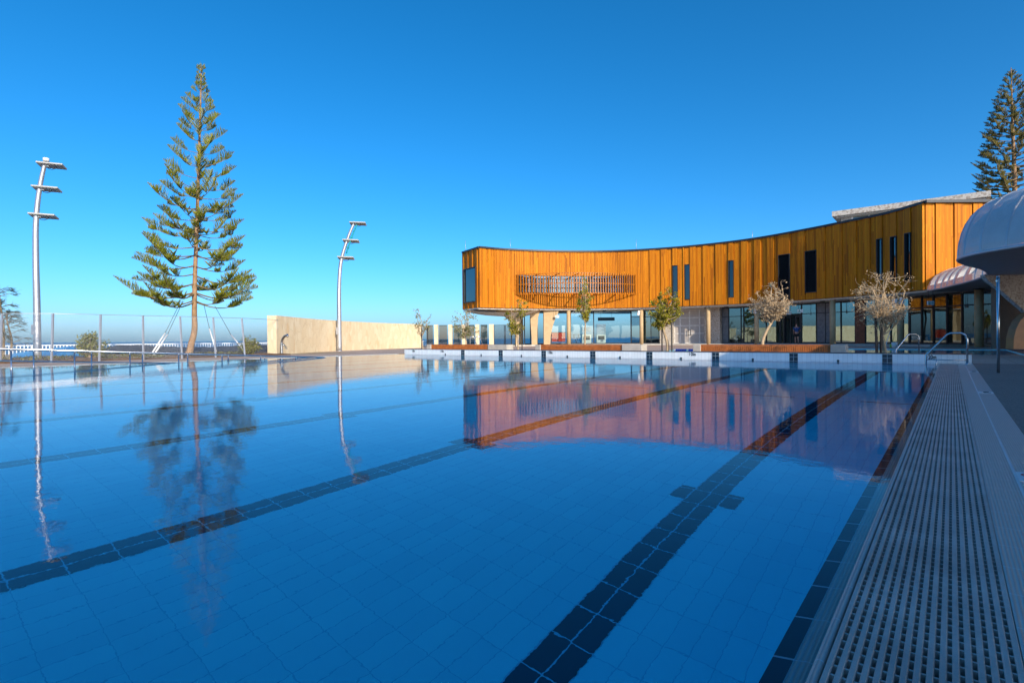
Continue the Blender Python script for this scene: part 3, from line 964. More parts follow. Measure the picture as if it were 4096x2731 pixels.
# interior: back wall, ceiling and fittings seen through the glass
m = MB()
iw = [(front(F_LEN * i / 30, -9.0).x, front(F_LEN * i / 30, -9.0).y) for i in range(31)]
iw[0] = (front(s_at(2180), -9).x, front(s_at(2180), -9).y)
i0 = int(s_at(2600) / F_LEN * 30)
for a, b_ in zip(iw[i0:-1], iw[i0 + 1:]): m.face([(*a, FZ), (*b_, FZ), (*b_, GTOP), (*a, GTOP)])
m.build('inner_wall', mat('inner_wall_paint', (0.22, 0.23, 0.23), 0.7), bld)

# upper block with white fascia on the roof
rb = pebble('pebble_fascia', (0.62, 0.57, 0.50), (0.34, 0.27, 0.21), 7.0)
P0, P1 = at(3326, 847, 56.6), at(3961, 762, 48.8)
d3 = (P1 - P0); d3.z = 0; L = d3.length; ux = d3.normalized(); uy = Vector((-ux.y, ux.x, 0))
def rp(u, v, z): return P0 + ux * u + uy * v + Vector((0, 0, z - P0.z))
zb, ztop = P0.z - .52, P0.z
m = MB()
m.prism([rp(0, 0, 0), rp(L, 0, 0), rp(L, 5, 0), rp(0, 9, 0)], (0, 0, zb), (0, 0, ztop))
m.build('roof_fascia', rb, bld)
m = MB()
m.prism([rp(.35, .3, 0), rp(L - .3, .3, 0), rp(L - .3, 4, 0), rp(.35, 8, 0)], (0, 0, zb - .14), (0, 0, zb - .005))
m.build('fascia_underside', M['pebble'], bld)
m = MB()
m.prism([rp(.7, .9, 0), rp(1.6, .9, 0), rp(1.6, 7, 0), rp(.7, 7, 0)], (0, 0, ZT - .2), (0, 0, zb - .145)); m.build('roof_room_wall', M['pebble'], bld)
m = MB()
m.prism([rp(12.2, .9, 0), rp(L - .6, .9, 0), rp(L - .6, 2.0, 0), rp(12.2, 2.0, 0)], (0, 0, ZT - .2), (0, 0, zb - .145)); m.build('roof_room_wall', M['pebble'], bld)
gg = MB(); gg.face([rp(1.6, 1.0, ZT), rp(12.2, 1.0, ZT), rp(12.2, 1.0, zb - .15), rp(1.6, 1.0, zb - .15)])
cw = gg.build('clerestory_glazing', M['glass'], bld)
fr = MB()
for i in range(8):
    p = rp(1.7 + i * 1.48, .96, 0); fr.box((p.x, p.y, (ZT + zb - .15) / 2), (.14, .08, zb - .15 - ZT), math.atan2(ux.y, ux.x))
fr.build('clerestory_frame', M['white'], cw)
# ------------------------------------------------------------------ bulging metal canopy along the right side, its unseen run past the camera added to shade deck and pool
RIM = [(27.6, 35.7), (27.0, 33.8), (26.2, 31.9), (24.8, 28.8), (23.0, 26.0), (20.9, 23.9), (18.8, 22.3), (17.35, 20.9), (16.75, 19.6), (16.75, 18.2), (17.0, 16.6), (17.1, 14.8), (16.5, 12.6), (15.2, 10.4), (12.8, 7.6), (9, 4), (5, 0), (1.5, -3.5), (-5, -10), (-12, -17)]
TOP = [(29.6, 36.6, 1.35), (29.2, 34.2, 1.45), (28.4, 31.8, 1.55), (27.2, 28.9, 1.75), (25.5, 26.6, 2.0), (23.6, 25.0, 2.2), (21.8, 23.8, 2.35), (20.4, 22.4, 2.4), (19.6, 20.8, 2.4), (19.3, 19.0, 2.4), (19.3, 17.0, 2.25), (19.2, 14.2, 1.8), (18.4, 11.4, 1.45), (16.9, 9.1, 1.7), (14.3, 6.3, 2.4), (10.4, 2.6, 2.4), (6.4, -1.4, 2.4), (2.9, -4.9, 2.4), (-3.6, -11.4, 2.4), (-10.6, -18.4, 2.4)]
NSP = 6
rimc = spline([(x, y, 3.72) for x, y in RIM], NSP)
topc = spline([(x, y, 3.78 + h) for x, y, h in TOP], NSP)
def shell(i, a, out=0.0):
    """point of the canopy skin: i along the rim, a 0 (rim) .. 90 (top)"""
    r, t = rimc[i], topc[i]
    c, s = math.cos(R(a)), math.sin(R(a))
    hx = Vector((t.x - r.x, t.y - r.y, 0))
    p = r + hx * (1 - c) + Vector((0, 0, (t.z - r.z) * s))
    n = (-hx.normalized() * c + Vector((0, 0, s)))
    return p + n * out
cm, nt, b = new_mat('perforated_metal')
nt.nodes.remove(b)
pb = N(nt, 'ShaderNodeBsdfPrincipled')
pb.inputs['Metallic'].default_value = 0.12; pb.inputs['Roughness'].default_value = 0.45
u = xyz(nt, uvco(nt))
uu, vv = mth(nt, 'FRACT', mth(nt, 'MULTIPLY', u[0], 64.0)), mth(nt, 'FRACT', mth(nt, 'MULTIPLY', u[1], 64.0))
dx, dy = mth(nt, 'SUBTRACT', uu, 0.5), mth(nt, 'SUBTRACT', vv, 0.5)
rr = mth(nt, 'SQRT', mth(nt, 'ADD', mth(nt, 'MULTIPLY', dx, dx), mth(nt, 'MULTIPLY', dy, dy)))
hole = mth(nt, 'LESS_THAN', rr, 0.27)
cc = noise(nt, objco(nt), 0.8, 4.0)
nt.links.new(ramp(nt, cc, [(0.3, (0.52, 0.53, 0.54)), (0.7, (0.64, 0.65, 0.66))]), pb.inputs['Base Color'])
trn = N(nt, 'ShaderNodeBsdfTransparent')
msx = N(nt, 'ShaderNodeMixShader')
nt.links.new(mth(nt, 'MULTIPLY', hole, 0.85), msx.inputs[0]); nt.links.new(pb.outputs[0], msx.inputs[1]); nt.links.new(trn.outputs[0], msx.inputs[2])
nt.links.new(msx.outputs[0], nt.nodes['Material Output'].inputs['Surface'])
M['perf'] = cm
M['plain_metal'] = mat('canopy_metal', (0.50, 0.52, 0.56), 0.4, 0.5, 0.08, 1.5)
can = thing('canopy', 'grey perforated metal canopy with a bulging rounded edge curling around the paved deck', 'canopy', (24, 22, 0))
angs = [0, 6, 14, 24, 34, 46, 58, 70, 80, 90]
m = MB(); rows = []; uvs = []
acc = 0
for i in range(len(rimc)):
    if i: acc += (rimc[i] - rimc[i - 1]).length
    rows.append([shell(i, a) for a in angs]); uvs.append([(acc, a / 90 * 3.4) for a in angs])
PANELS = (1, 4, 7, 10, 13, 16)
for i in range(len(rows) - 1):
    for j in range(len(angs) - 1):
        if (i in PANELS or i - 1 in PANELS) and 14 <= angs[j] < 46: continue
        m.face([rows[i][j], rows[i + 1][j], rows[i + 1][j + 1], rows[i][j + 1]], [uvs[i][j], uvs[i + 1][j], uvs[i + 1][j + 1], uvs[i][j + 1]], True)
m.build('perforated_skin', cm, can)
# inner lining behind the skin, roof and soffit
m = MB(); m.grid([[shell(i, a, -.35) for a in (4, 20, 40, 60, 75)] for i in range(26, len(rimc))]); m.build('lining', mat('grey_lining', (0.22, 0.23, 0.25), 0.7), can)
m = MB()
inner = [(46, 36), (46, -10), (20, -30)]
tp = [(p.x, p.y, p.z - .02) for p in topc]
far = [(p.x + 14 * (1 if p.y > 12 else .72) , p.y - (0 if p.y > 12 else 14 * .7), p.z - .02) for p in topc]
m.grid([tp[26:], far[26:]], False)
m.build('roof_sheet', M['plain_metal'], can)
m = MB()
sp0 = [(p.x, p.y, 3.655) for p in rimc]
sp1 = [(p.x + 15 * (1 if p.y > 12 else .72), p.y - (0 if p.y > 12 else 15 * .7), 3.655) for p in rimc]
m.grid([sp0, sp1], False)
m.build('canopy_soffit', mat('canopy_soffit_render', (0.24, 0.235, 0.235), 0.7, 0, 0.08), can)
m = MB(); m.tube([p + Vector((0, 0, -.01)) for p in rimc], .055, 8); m.build('rim_tube', M['plain_metal'], can)
for i in list(range(0, 30, 3)) + list(range(30, 66, 4)):
    m = MB()
    for a0, a1 in zip(angs[:-1], angs[1:]):
        m.beam(shell(i, a0, .012), shell(i, a1, .012), .05, .012, up=shell(i, (a0 + a1) / 2, 1) - shell(i, (a0 + a1) / 2))
    for k_ in range(9):
        m.box(shell(i, 5 + k_ * 10, .022), (.02, .02, .012))
    m.build('seam', M['plain_metal'], can)
# pale translucent panels in the low part of the canopy
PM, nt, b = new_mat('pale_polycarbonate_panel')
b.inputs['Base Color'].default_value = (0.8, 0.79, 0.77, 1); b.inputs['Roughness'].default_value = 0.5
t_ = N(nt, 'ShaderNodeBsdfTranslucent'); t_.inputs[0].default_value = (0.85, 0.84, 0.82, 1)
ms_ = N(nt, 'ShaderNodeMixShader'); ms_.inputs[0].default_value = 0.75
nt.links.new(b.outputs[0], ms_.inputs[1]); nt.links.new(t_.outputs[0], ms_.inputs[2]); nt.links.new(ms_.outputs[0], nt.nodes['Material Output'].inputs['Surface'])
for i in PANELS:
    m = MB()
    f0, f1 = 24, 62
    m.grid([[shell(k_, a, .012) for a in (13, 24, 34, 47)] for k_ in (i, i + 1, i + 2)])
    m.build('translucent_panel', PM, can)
for x, y in ((20.6, 20.9), (22.6, 21.5), (26.4, 26.6), (28.4, 30.8), (29.2, 33.6)):
    m = MB(); m.cyl((x, y, 3.60), .30, .1, 24); m.cyl((x, y, 3.585), .24, .02, 24); m.build('downlight', M['dark_metal'], can)
# walls under the canopy
P = [at(px, py, 26.0) for px, py in ((3938, 1104), (3952, 1122), (4001, 1159), (4047, 1200), (4096, 1241), (4160, 1310), (4200, 1396), (4600, 1396), (4600, 1092), (3938, 1092))]
m = MB(); m.prism([(v.x, 26, min(v.z, 3.69)) for v in P], (0, 0, 0), (0, .25, 0)); m.build('arched_wall', M['pebble'], can)
P = [at(px, py, 25.2) for px, py in ((4054, 1396), (4056, 1352), (4064, 1318), (4080, 1284), (4104, 1258), (4140, 1240), (4240, 1240), (4240, 1396))]
m = MB(); m.prism([(v.x, 25.2, v.z) for v in P], (0, 0, 0), (0, .4, 0)); m.build('curved_timber_panel', mat('varnished_ply', (0.36, 0.15, 0.04), 0.4, 0, 0.2, 2), can)
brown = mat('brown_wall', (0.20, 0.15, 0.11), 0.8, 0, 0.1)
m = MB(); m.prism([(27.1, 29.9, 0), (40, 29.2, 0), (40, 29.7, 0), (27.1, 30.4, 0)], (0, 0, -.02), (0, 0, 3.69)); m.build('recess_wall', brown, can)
cx = at(3917, 1388, 33.6)
m = MB(); m.cyl((cx.x, cx.y, -.02), .235, 3.72, 24); m.build('column', M['column'], can)
# glazing that turns the corner beneath the canopy
gfr = MB(); gpn = MB()
gp = [gpt(sg(3640)), gpt(sg(3690)), gpt(sg(3735)), gpt(sg(3790)), Vector((30.1, 35.9)), Vector((31.6, 33.7))]
for i, p in enumerate(gp):
    gfr.box((p.x, p.y, 1.9), (.12, .12, 3.55))
for p, q in zip(gp[:-1], gp[1:]):
    for z in (.2, 2.75, 3.6): gfr.beam((p.x, p.y, z), (q.x, q.y, z), .1, .09)
    gpn.face([(p.x, p.y, .2), (q.x, q.y, .2), (q.x, q.y, 3.6), (p.x, p.y, 3.6)])
gf = gfr.build('entrance_frames', M['dark_metal'], can); gpn.build('entrance_glazing', M['dark_glass'], gf)
# columns that carry the added, unseen canopy run beside and behind the camera
for x, y in ((21.5, 15), (19, 9), (13.5, 2.0), (8, -4)):
    m = MB(); m.cyl((x, y, -.02), .235, 3.72, 20); m.build('column', M['column'], can)
# ------------------------------------------------------------------ stone wall, shower, pillars
sw, nt, b = new_mat('crazy_paved_limestone')
uv = uvco(nt)
nz = N(nt, 'ShaderNodeTexNoise'); nz.inputs['Scale'].default_value = 1.2; nt.links.new(uv, nz.inputs['Vector'])
mpp = N(nt, 'ShaderNodeMapping'); mpp.inputs['Scale'].default_value = (3.4, 1.7, 1.0)
addv = N(nt, 'ShaderNodeVectorMath', operation='MULTIPLY_ADD'); nt.links.new(nz.outputs['Color'], addv.inputs[0]); addv.inputs[1].default_value = (.35, .35, 0); nt.links.new(uv, addv.inputs[2])
nt.links.new(addv.outputs[0], mpp.inputs['Vector'])
v1 = N(nt, 'ShaderNodeTexVoronoi', distance='CHEBYCHEV'); v1.inputs['Scale'].default_value = 1.0; nt.links.new(mpp.outputs[0], v1.inputs['Vector'])
v2 = N(nt, 'ShaderNodeTexVoronoi', feature='DISTANCE_TO_EDGE'); v2.inputs['Scale'].default_value = 1.0; nt.links.new(mpp.outputs[0], v2.inputs['Vector'])
v1b = N(nt, 'ShaderNodeTexVoronoi'); v1b.inputs['Scale'].default_value = 1.0; nt.links.new(mpp.outputs[0], v1b.inputs['Vector'])
rc = xyz(nt, v1b.outputs['Color'])
c = ramp(nt, rc[0], [(0.0, (0.66, 0.51, 0.31)), (0.2, (0.72, 0.58, 0.37)), (0.6, (0.75, 0.62, 0.41)), (0.85, (0.78, 0.67, 0.47)), (1.0, (0.68, 0.49, 0.28))])
c = mix(nt, mth(nt, 'MULTIPLY', noise(nt, uv, 9.0, 5.0, 0.7), 0.35), c, (0.62, 0.48, 0.30))
mort = ramp(nt, v2.outputs['Distance'], [(0.008, (1, 1, 1)), (0.03, (0, 0, 0))])
nt.links.new(mix(nt, mort, c, (0.66, 0.53, 0.345)), b.inputs['Base Color'])
b.inputs['Roughness'].default_value = 0.85
hgt = mth(nt, 'ADD', ramp(nt, v2.outputs['Distance'], [(0.0, (0, 0, 0)), (0.06, (1, 1, 1))]), mth(nt, 'MULTIPLY', rc[1], 0.8))
bump(nt, b, hgt, 0.5, 0.022)
M['stone'] = sw
WH, WT = 2.2, .52
WC = spline([tuple(at(px, 1400, d_).xy) for px, d_ in ((1107, 30.0), (1230, 34.4), (1358, 39.2), (1530, 45.3), (1690, 50.4))], 6)
W0 = WC[0]
def stone_box(p, d, n, L, T, H, z0=0.0, u0=0.0):
    m = MB()
    c_ = [p, p + d * L, p + d * L + n * T, p + n * T]
    def q(v, z): return (v.x, v.y, z)
    us = [u0, u0 + L, u0 + L + T, u0 + 2 * L + T, u0 + 2 * L + 2 * T]
    for i in range(4):
        a, b_ = c_[i], c_[(i + 1) % 4]
        m.face([q(a, z0), q(b_, z0), q(b_, H), q(a, H)], [(us[i], z0), (us[i + 1], z0), (us[i + 1], H), (us[i], H)])
    m.face([q(v, H) for v in c_], [(u0, H), (u0 + L, H), (u0 + L, H + T), (u0, H + T)])
    return m
m = MB()
ln = 0.0
F_, B_k = [], []
for i, p in enumerate(WC):
    d = (WC[min(i + 1, len(WC) - 1)] - WC[max(i - 1, 0)]).normalized(); n_ = Vector((-d.y, d.x))
    if i: ln += (p - WC[i - 1]).length
    F_.append((p, ln)); B_k.append(p + n_ * WT)
rw = random.Random(4)
for i in range(len(WC) - 1):
    (p, u0), (q, u1) = F_[i], F_[i + 1]; pb_, qb = B_k[i], B_k[i + 1]
    m.face([(p.x, p.y, 0), (q.x, q.y, 0), (q.x, q.y, WH), (p.x, p.y, WH)], [(u0, 0), (u1, 0), (u1, WH), (u0, WH)])
    m.face([(qb.x, qb.y, 0), (pb_.x, pb_.y, 0), (pb_.x, pb_.y, WH), (qb.x, qb.y, WH)], [(u1, 9), (u0, 9), (u0, 9 + WH), (u1, 9 + WH)])
    m.face([(p.x, p.y, WH), (q.x, q.y, WH), (qb.x, qb.y, WH), (pb_.x, pb_.y, WH)], [(u0, 4), (u1, 4), (u1, 4.5), (u0, 4.5)])
p, pb_ = WC[0], B_k[0]
m.face([(pb_.x, pb_.y, 0), (p.x, p.y, 0), (p.x, p.y, WH), (pb_.x, pb_.y, WH)], [(-.52, 0), (0, 0), (0, WH), (-.52, WH)])
p, pb_ = WC[-1], B_k[-1]
m.face([(p.x, p.y, 0), (pb_.x, pb_.y, 0), (pb_.x, pb_.y, WH), (p.x, p.y, WH)], [(30, 0), (30.52, 0), (30.52, WH), (30, WH)])
o = m.build('stone_wall', sw)
tag(o, 'long cream limestone wall of irregular stones standing by the pool terrace', 'wall')
for i, (px, shade) in enumerate(((1745, 0), (1802, 0), (1855, 0), (1910, 1), (1964, 1))):
    p = at(px, 1376, 51.3)
    o = stone_box(Vector((p.x - .17, 51.2)), Vector((1, 0)), Vector((0, 1)), .34 + .1 * (i == 4), .5, 2.17, 0, 40 + 7.3 * i).build('stone_pillar', sw)
    tag(o, ('limestone pillar standing nearest the right end of the long stone wall', 'limestone pillar second from the stone wall among the tinted panels', 'limestone pillar behind the small leafy tree near the building corner',
            'limestone pillar just right of the leafy tree by the building corner', 'wide limestone pillar beside the dark wire mesh gate')[i], 'pillar', 'stone pillars beside the limestone wall')
tg, nt, b = new_mat('tinted_glass')
nt.nodes.remove(b)
t1 = N(nt, 'ShaderNodeBsdfTransparent'); t1.inputs['Color'].default_value = (0.52, 0.50, 0.46, 1)
t2 = N(nt, 'ShaderNodeBsdfGlossy'); t2.inputs['Roughness'].default_value = 0.02
t3 = N(nt, 'ShaderNodeMixShader'); t3.inputs[0].default_value = 0.14
nt.links.new(t1.outputs[0], t3.inputs[1]); nt.links.new(t2.outputs[0], t3.inputs[2]); nt.links.new(t3.outputs[0], nt.nodes['Material Output'].inputs['Surface'])
for i, (x0, x1) in enumerate(((1706, 1732), (1757, 1789), (1815, 1844), (1867, 1898), (1923, 1950))):
    p, q = at(x0, 1376, 51.5), at(x1, 1376, 51.5)
    r_ = thing('glass_panel', ('tinted glass panel between the stone wall and the nearest pillar', 'tinted glass panel between the first two limestone pillars', 'tinted glass panel left of the small leafy tree by the building',
                               'tinted glass panel directly behind the leafy tree crown', 'tinted glass panel beside the widest limestone pillar')[i], 'glass panel', ((p.x + q.x) / 2, 51.5, 0), 0, 'glass wind panels between the stone pillars')
    m = MB(); m.box(((p.x + q.x) / 2, 51.5, 1.2), (q.x - p.x, .02, 1.75)); m.build('pane', tg, r_)
    for z in (.29, 2.1):
        m = MB(); m.box(((p.x + q.x) / 2, 51.5, z), (q.x - p.x, .06, .06)); m.build('rail', M['dark_metal'], r_)
# mesh gate beside the last pillar
def mesh_mat(name, colr, cell, wire, diag=True):
    m_, nt, b = new_mat(name)
    u = xyz(nt, uvco(nt))
    a, c_ = (mth(nt, 'ADD', u[0], u[1]), mth(nt, 'SUBTRACT', u[0], u[1])) if diag else (u[0], u[1])
    k = mth(nt, 'MAXIMUM', joint(nt, a, cell, wire), joint(nt, c_, cell, wire))
    b.inputs['Base Color'].default_value = (*colr, 1); b.inputs['Metallic'].default_value = 0.4; b.inputs['Roughness'].default_value = 0.4
    nt.links.new(k, b.inputs['Alpha'])
    return m_
gate = thing('mesh_gate', 'dark wire mesh gate and fence panel between limestone pillar and building leg', 'gate', (0.6, 51.6, 0))
gx = [at(x, 1376, 51.6).x for x in (1976, 2018, 2022, 2062)]
m = MB()
for x in gx: m.cyl((x, 51.6, 0), .035, 2.12, 8)
for z in (.12, 2.08):
    m.box(((gx[0] + gx[1]) / 2, 51.6, z), (gx[1] - gx[0], .05, .05)); m.box(((gx[2] + gx[3]) / 2, 51.6, z), (gx[3] - gx[2], .05, .05))
m.build('gate_frame', M['dark_metal'], gate)
mm_ = mesh_mat('dark_wire_mesh', (0.03, 0.035, 0.04), .06, .014, False)
m = MB()
for a, b_ in ((gx[0], gx[1]), (gx[2], gx[3])): m.face([(a, 51.6, .12), (b_, 51.6, .12), (b_, 51.6, 2.08), (a, 51.6, 2.08)], [(a, 0), (b_, 0), (b_, 2), (a, 2)])
m.build('wire_mesh', mm_, gate)
# shower post by the stone wall
p = at(1127, 1416, 30.0)
sh = thing('shower', 'curved stainless steel foot shower beside the end of the limestone wall', 'shower', (p.x, p.y, 0))
px_ = p.x; py_ = p.y
pts = spline([(px_, py_, 0), (px_, py_, .55), (px_ + .04, py_ - .02, .82), (px_ + .2, py_ - .1, 1.02), (px_ + .42, py_ - .2, 1.10)], 6)
m = MB(); m.tube(pts, [.075] * 8 + [.07] * (len(pts) - 8), 12); m.build('post', M['steel'], sh)
m = MB(); m.tube([(px_ + .40, py_ - .19, 1.10), (px_ + .44, py_ - .21, 1.00)], [.05, .06], 10); m.build('shower_head', M['steel'], sh)
m = MB(); m.tube([(px_ + .04, py_ - .06, .62), (px_ + .2, py_ - .12, .5)], [.03, .02], 8); m.build('tap', M['steel'], sh)
m = MB(); m.cyl((px_, py_, 0), .12, .02, 16); m.build('base_plate', M['steel'], sh)

# ------------------------------------------------------------------ light poles
LEDM = mat('lens_grey', (0.35, 0.35, 0.34), 0.25, 0.2)
def light_pole(base, label, pts, lamps, facing, pipe):
    t = thing('light_pole', label, 'light pole', base, 0, 'tall floodlight poles by the pool')
    B = Vector(base)
    P = spline([B + Vector(q) for q in pts], 8)
    n = len(P)
    m = MB(); m.tube(P, [.165 - .075 * i / (n - 1) for i in range(n)], 20); m.build('mast', M['galv'], t)
    m = MB(); m.cyl(B, .21, .03, 20); m.build('base_plate', M['galv'], t)
    m = MB(); m.box(B + Vector((-.11, -.13, 1.45)), (.14, .03, .5)); m.build('access_hatch', M['galv'], t)
    for z in lamps:
        i = min(range(n), key=lambda k: abs(P[k].z - B.z - z))
        c = P[i]
        f = Vector(facing).normalized()
        rz = math.atan2(f.y, f.x)
        rot = Matrix.Rotation(rz, 3, 'Z') @ Matrix.Rotation(R(2), 3, 'Y') @ Matrix.Rotation(R(-12), 3, 'X')
        m = MB()
        h = .09
        for (x0, x1, w0, w1, z0, z1) in ((-.26, .86, .36, .36, -.03, .05),):
            m.box(c + rot @ Vector(((x0 + x1) / 2, 0, .02)), (x1 - x0, .54, .08), rot=rot)
            m.box(c + rot @ Vector(((x0 + x1) / 2, 0, .065)), ((x1 - x0) * .86, .40, .03), rot=rot)
        lm = m.build('lamp_head', M['lamp'], t, bevel=.015)
        m = MB()
        for k in range(7): m.box(c + rot @ Vector((-.12 + k * .14, 0, -.032)), (.10, .40, .012), rot=rot)
        m.build('led_module', LEDM, lm)
        m = MB(); m.tube([c + rot @ Vector(q) for q in ((.1, 0, -.05), (.2, 0, -.17), (.34, 0, -.2), (.48, 0, -.13), (.52, 0, -.02))], .016, 6); m.build('cable', M['black'], lm)
        m = MB(); m.box(c + rot @ Vector((.14, 0, -.05)), (.16, .12, .07), rot=rot); m.build('bracket', M['galv'], lm)
    if not pipe:
        m = MB(); m.cyl(P[-1] + Vector((.05, 0, .02)), .13, .16, 16); m.build('light_sensor', M['white'], t)
    else:
        TM = mat('teal_banner_arm', (0.01, 0.28, 0.30), 0.4, 0.1)
        i0, i1 = int(n * .66), n - 2
        off = Vector((.26, -.12, -.1))
        m = MB(); m.tube([P[k] + off for k in range(i0, i1 + 1)], .055, 8)
        m.build('banner_arm', TM, t)
        for k in (i0 + 2, (i0 + i1) // 2):
            m = MB(); m.beam(P[k], P[k] + off, .05, .05); m.box(P[k] + off, (.14, .14, .1)); m.build('clamp', TM, t)
    return t
p = at(150, 1429, 27.3)
light_pole((p.x, p.y, 0), 'tall grey floodlight pole with three lamps behind the fence, left of the big conifer',
           [(0, 0, 0), (0, 0, 2.5), (-.02, 0, 5), (.02, 0, 7), (.22, 0, 8.6), (.52, 0, 9.95)], (7.25, 8.55, 9.85), (1, .30, 0), False)
p = at(1358, 1404, 38.3)
light_pole((p.x, p.y, 0), 'curved grey floodlight pole with teal arm standing before the limestone wall',
           [(0, 0, 0), (0, 0, 2.4), (.02, 0, 4.6), (.18, 0, 6.4), (.66, 0, 8.0), (1.17, 0, 9.2)], (6.7, 7.9, 9.1), (1, .05, 0), True)

# ------------------------------------------------------------------ left fence
fc = thing('mesh_fence', 'tall wire mesh fence with slim steel posts along the left terrace', 'fence', pw(-28.65, 8, 0), -TH)
posts = [(0, 20.9, 0), (205, 21.3, 0), (397, 22.5, 0), (573, 23.7, 2), (728, 24.7, 4), (863, 26.0, 5), (980, 27.2, 6)]
tops = []; bases = []
for px, d_, ln in [(-420, 17.5, 0), (-200, 19.2, 0)] + posts:
    p = at(px, 1400, d_)
    base = Vector((p.x, p.y, 0.0))
    topv = base + Vector((-math.tan(R(ln)) * 1.9, .1, 1.95))
    m = MB(); m.beam(base, topv, .07, .05, up=(0, 1, 0)); m.build('post', M['galv'], fc)
    tops.append(topv); bases.append(base)
e_ = Vector((W0.x + .05, W0.y + .1, 0)); bases.append(e_); tops.append(e_ + Vector((0, 0, 1.95)))
fm = mesh_mat('fence_wire', (0.60, 0.62, 0.65), .05, .0022)
m = MB(); wl = 0
for i in range(len(tops) - 1):
    L = (bases[i + 1] - bases[i]).length
    m.face([bases[i] + Vector((0, 0, .05)), bases[i + 1] + Vector((0, 0, .05)), tops[i + 1], tops[i]], [(wl, 0), (wl + L, 0), (wl + L, 1.9), (wl, 1.9)])
    wl += L
m.build('wire_mesh', fm, fc)
m = MB(); m.tube(tops, .011, 5); m.build('top_wire', M['galv'], fc)

# ------------------------------------------------------------------ far side of the fence: balustrade, tarp, dark sheets
M['balus'] = mat('white_balustrade', (0.75, 0.77, 0.78), 0.5, 0, 0.05)
bl = thing('balustrade', 'long pale promenade balustrade in front of the sea beyond the fence', 'balustrade', pw(-51, 10, 0), -TH)
m1, m2 = MB(), MB()
for k in range(300):
    b_ = -12 + k * .2
    m1.box((-51, b_, .12), (.05, .05, .92))
for z in (.6, -.35): m2.box((-51, 18, z), (.06, 60, .06))
for k in range(31): m2.box((-51, -12 + 2 * k, .12), (.09, .09, 1.0))
tag(m1.build('balusters', M['balus'], bl, matrix=PF), kind='stuff'); m2.build('handrail', M['balus'], bl, matrix=PF)
def mound(name, label, cat, material, px0, px1, d0, d1, hts, kind=None, seed=1, rough=.08):
    """cloth or sheet lying over a heap: a lumpy sheet between photograph columns px0 and px1"""
    r_ = random.Random(seed)
    rows = []
    n = 48
    for j in range(9):
        f = j / 8
        row = []
        for i in range(n + 1):
            g = i / n
            y = d0 + (d1 - d0) * f
            x = ((px0 + (px1 - px0) * g) - 2048) / FPX * y
            k = g * (len(hts) - 1); a = int(min(k, len(hts) - 2)); h = hts[a] + (hts[a + 1] - hts[a]) * (k - a)
            z = h * math.sin(math.pi * min(1, f * .9 + .02)) ** .7 + r_.uniform(-rough, rough) * (0 < j < 8)
            row.append((x, y, z))
        rows.append(row)
    m = MB(); m.grid(rows)
    o = m.build(name, material)
    s_ = o.modifiers.new('soft', 'SUBSURF'); s_.levels = 1; s_.render_levels = 1
    return tag(o, label, cat, None, kind)
tarp = mat('blue_tarpaulin', (0.02, 0.20, 0.40), 0.35, 0, 0.15, 2, 0.3, 8)
mound('blue_tarpaulin', 'blue tarpaulin spread on the ground behind the fence, below the light pole', 'tarpaulin', tarp, 40, 345, 29, 38, [.05, .2, .3, .42, .5, .56, .1], None, 2, .05)
cloth = mat('dark_ground_sheet', (0.035, 0.035, 0.038), 0.7, 0, 0.4, 3, 0.5, 12)
mound('ground_sheet', 'black sheeting heaped in folds over the ground beyond the fence', 'ground sheet', cloth, 395, 1075, 33.5, 42, [.3, .58, .60, .54, .46, .42, .40, .40, .44, .55, .5], None, 5, .06)

# ------------------------------------------------------------------ ramp handrails in the water
def rail_line(a, label, tops_only, b0, b1, z0, z1, posts_b):
    t = thing('ramp_handrail', label, 'handrail', pw(a, 8, 0), -TH, 'handrails of the pool entry ramp')
    sl_ = (z1 - z0) / (b1 - b0)
    m = MB(); m.tube([pw(a, -8, z0 + sl_ * (-8 - b0)), pw(a, b1, z1), pw(a, b1 + .25, z1 - .06)], .028, 10); m.build('top_rail', M['steel'], t)
    if tops_only:
        m = MB(); m.tube([pw(a, -8, z0 - .37 + sl_ * (-8 - b0)), pw(a, b1 - 1.2, z1 - .37 + sl_ * -1.2)], .022, 10); m.build('lower_rail', M['steel'], t)
    for b_ in posts_b:
        z = z0 + sl_ * (b_ - b0)
        m = MB(); m.cyl(pw(a, b_, -1.2), .022, z + 1.2 - .02, 10); m.build('post', M['steel'], t)
rail_line(-22.5, 'stainless steel ramp handrail with two rails nearer the swimmer, sloping into the pool', True, 2.85, 13.7, .62, .0, [-1.6 + 1.55 * k for k in range(10)])
rail_line(-23.6, 'single stainless steel ramp handrail close against the left pool edge', False, 2.85, 13.9, .60, -.02, [-.9 + 1.55 * k for k in range(10)])

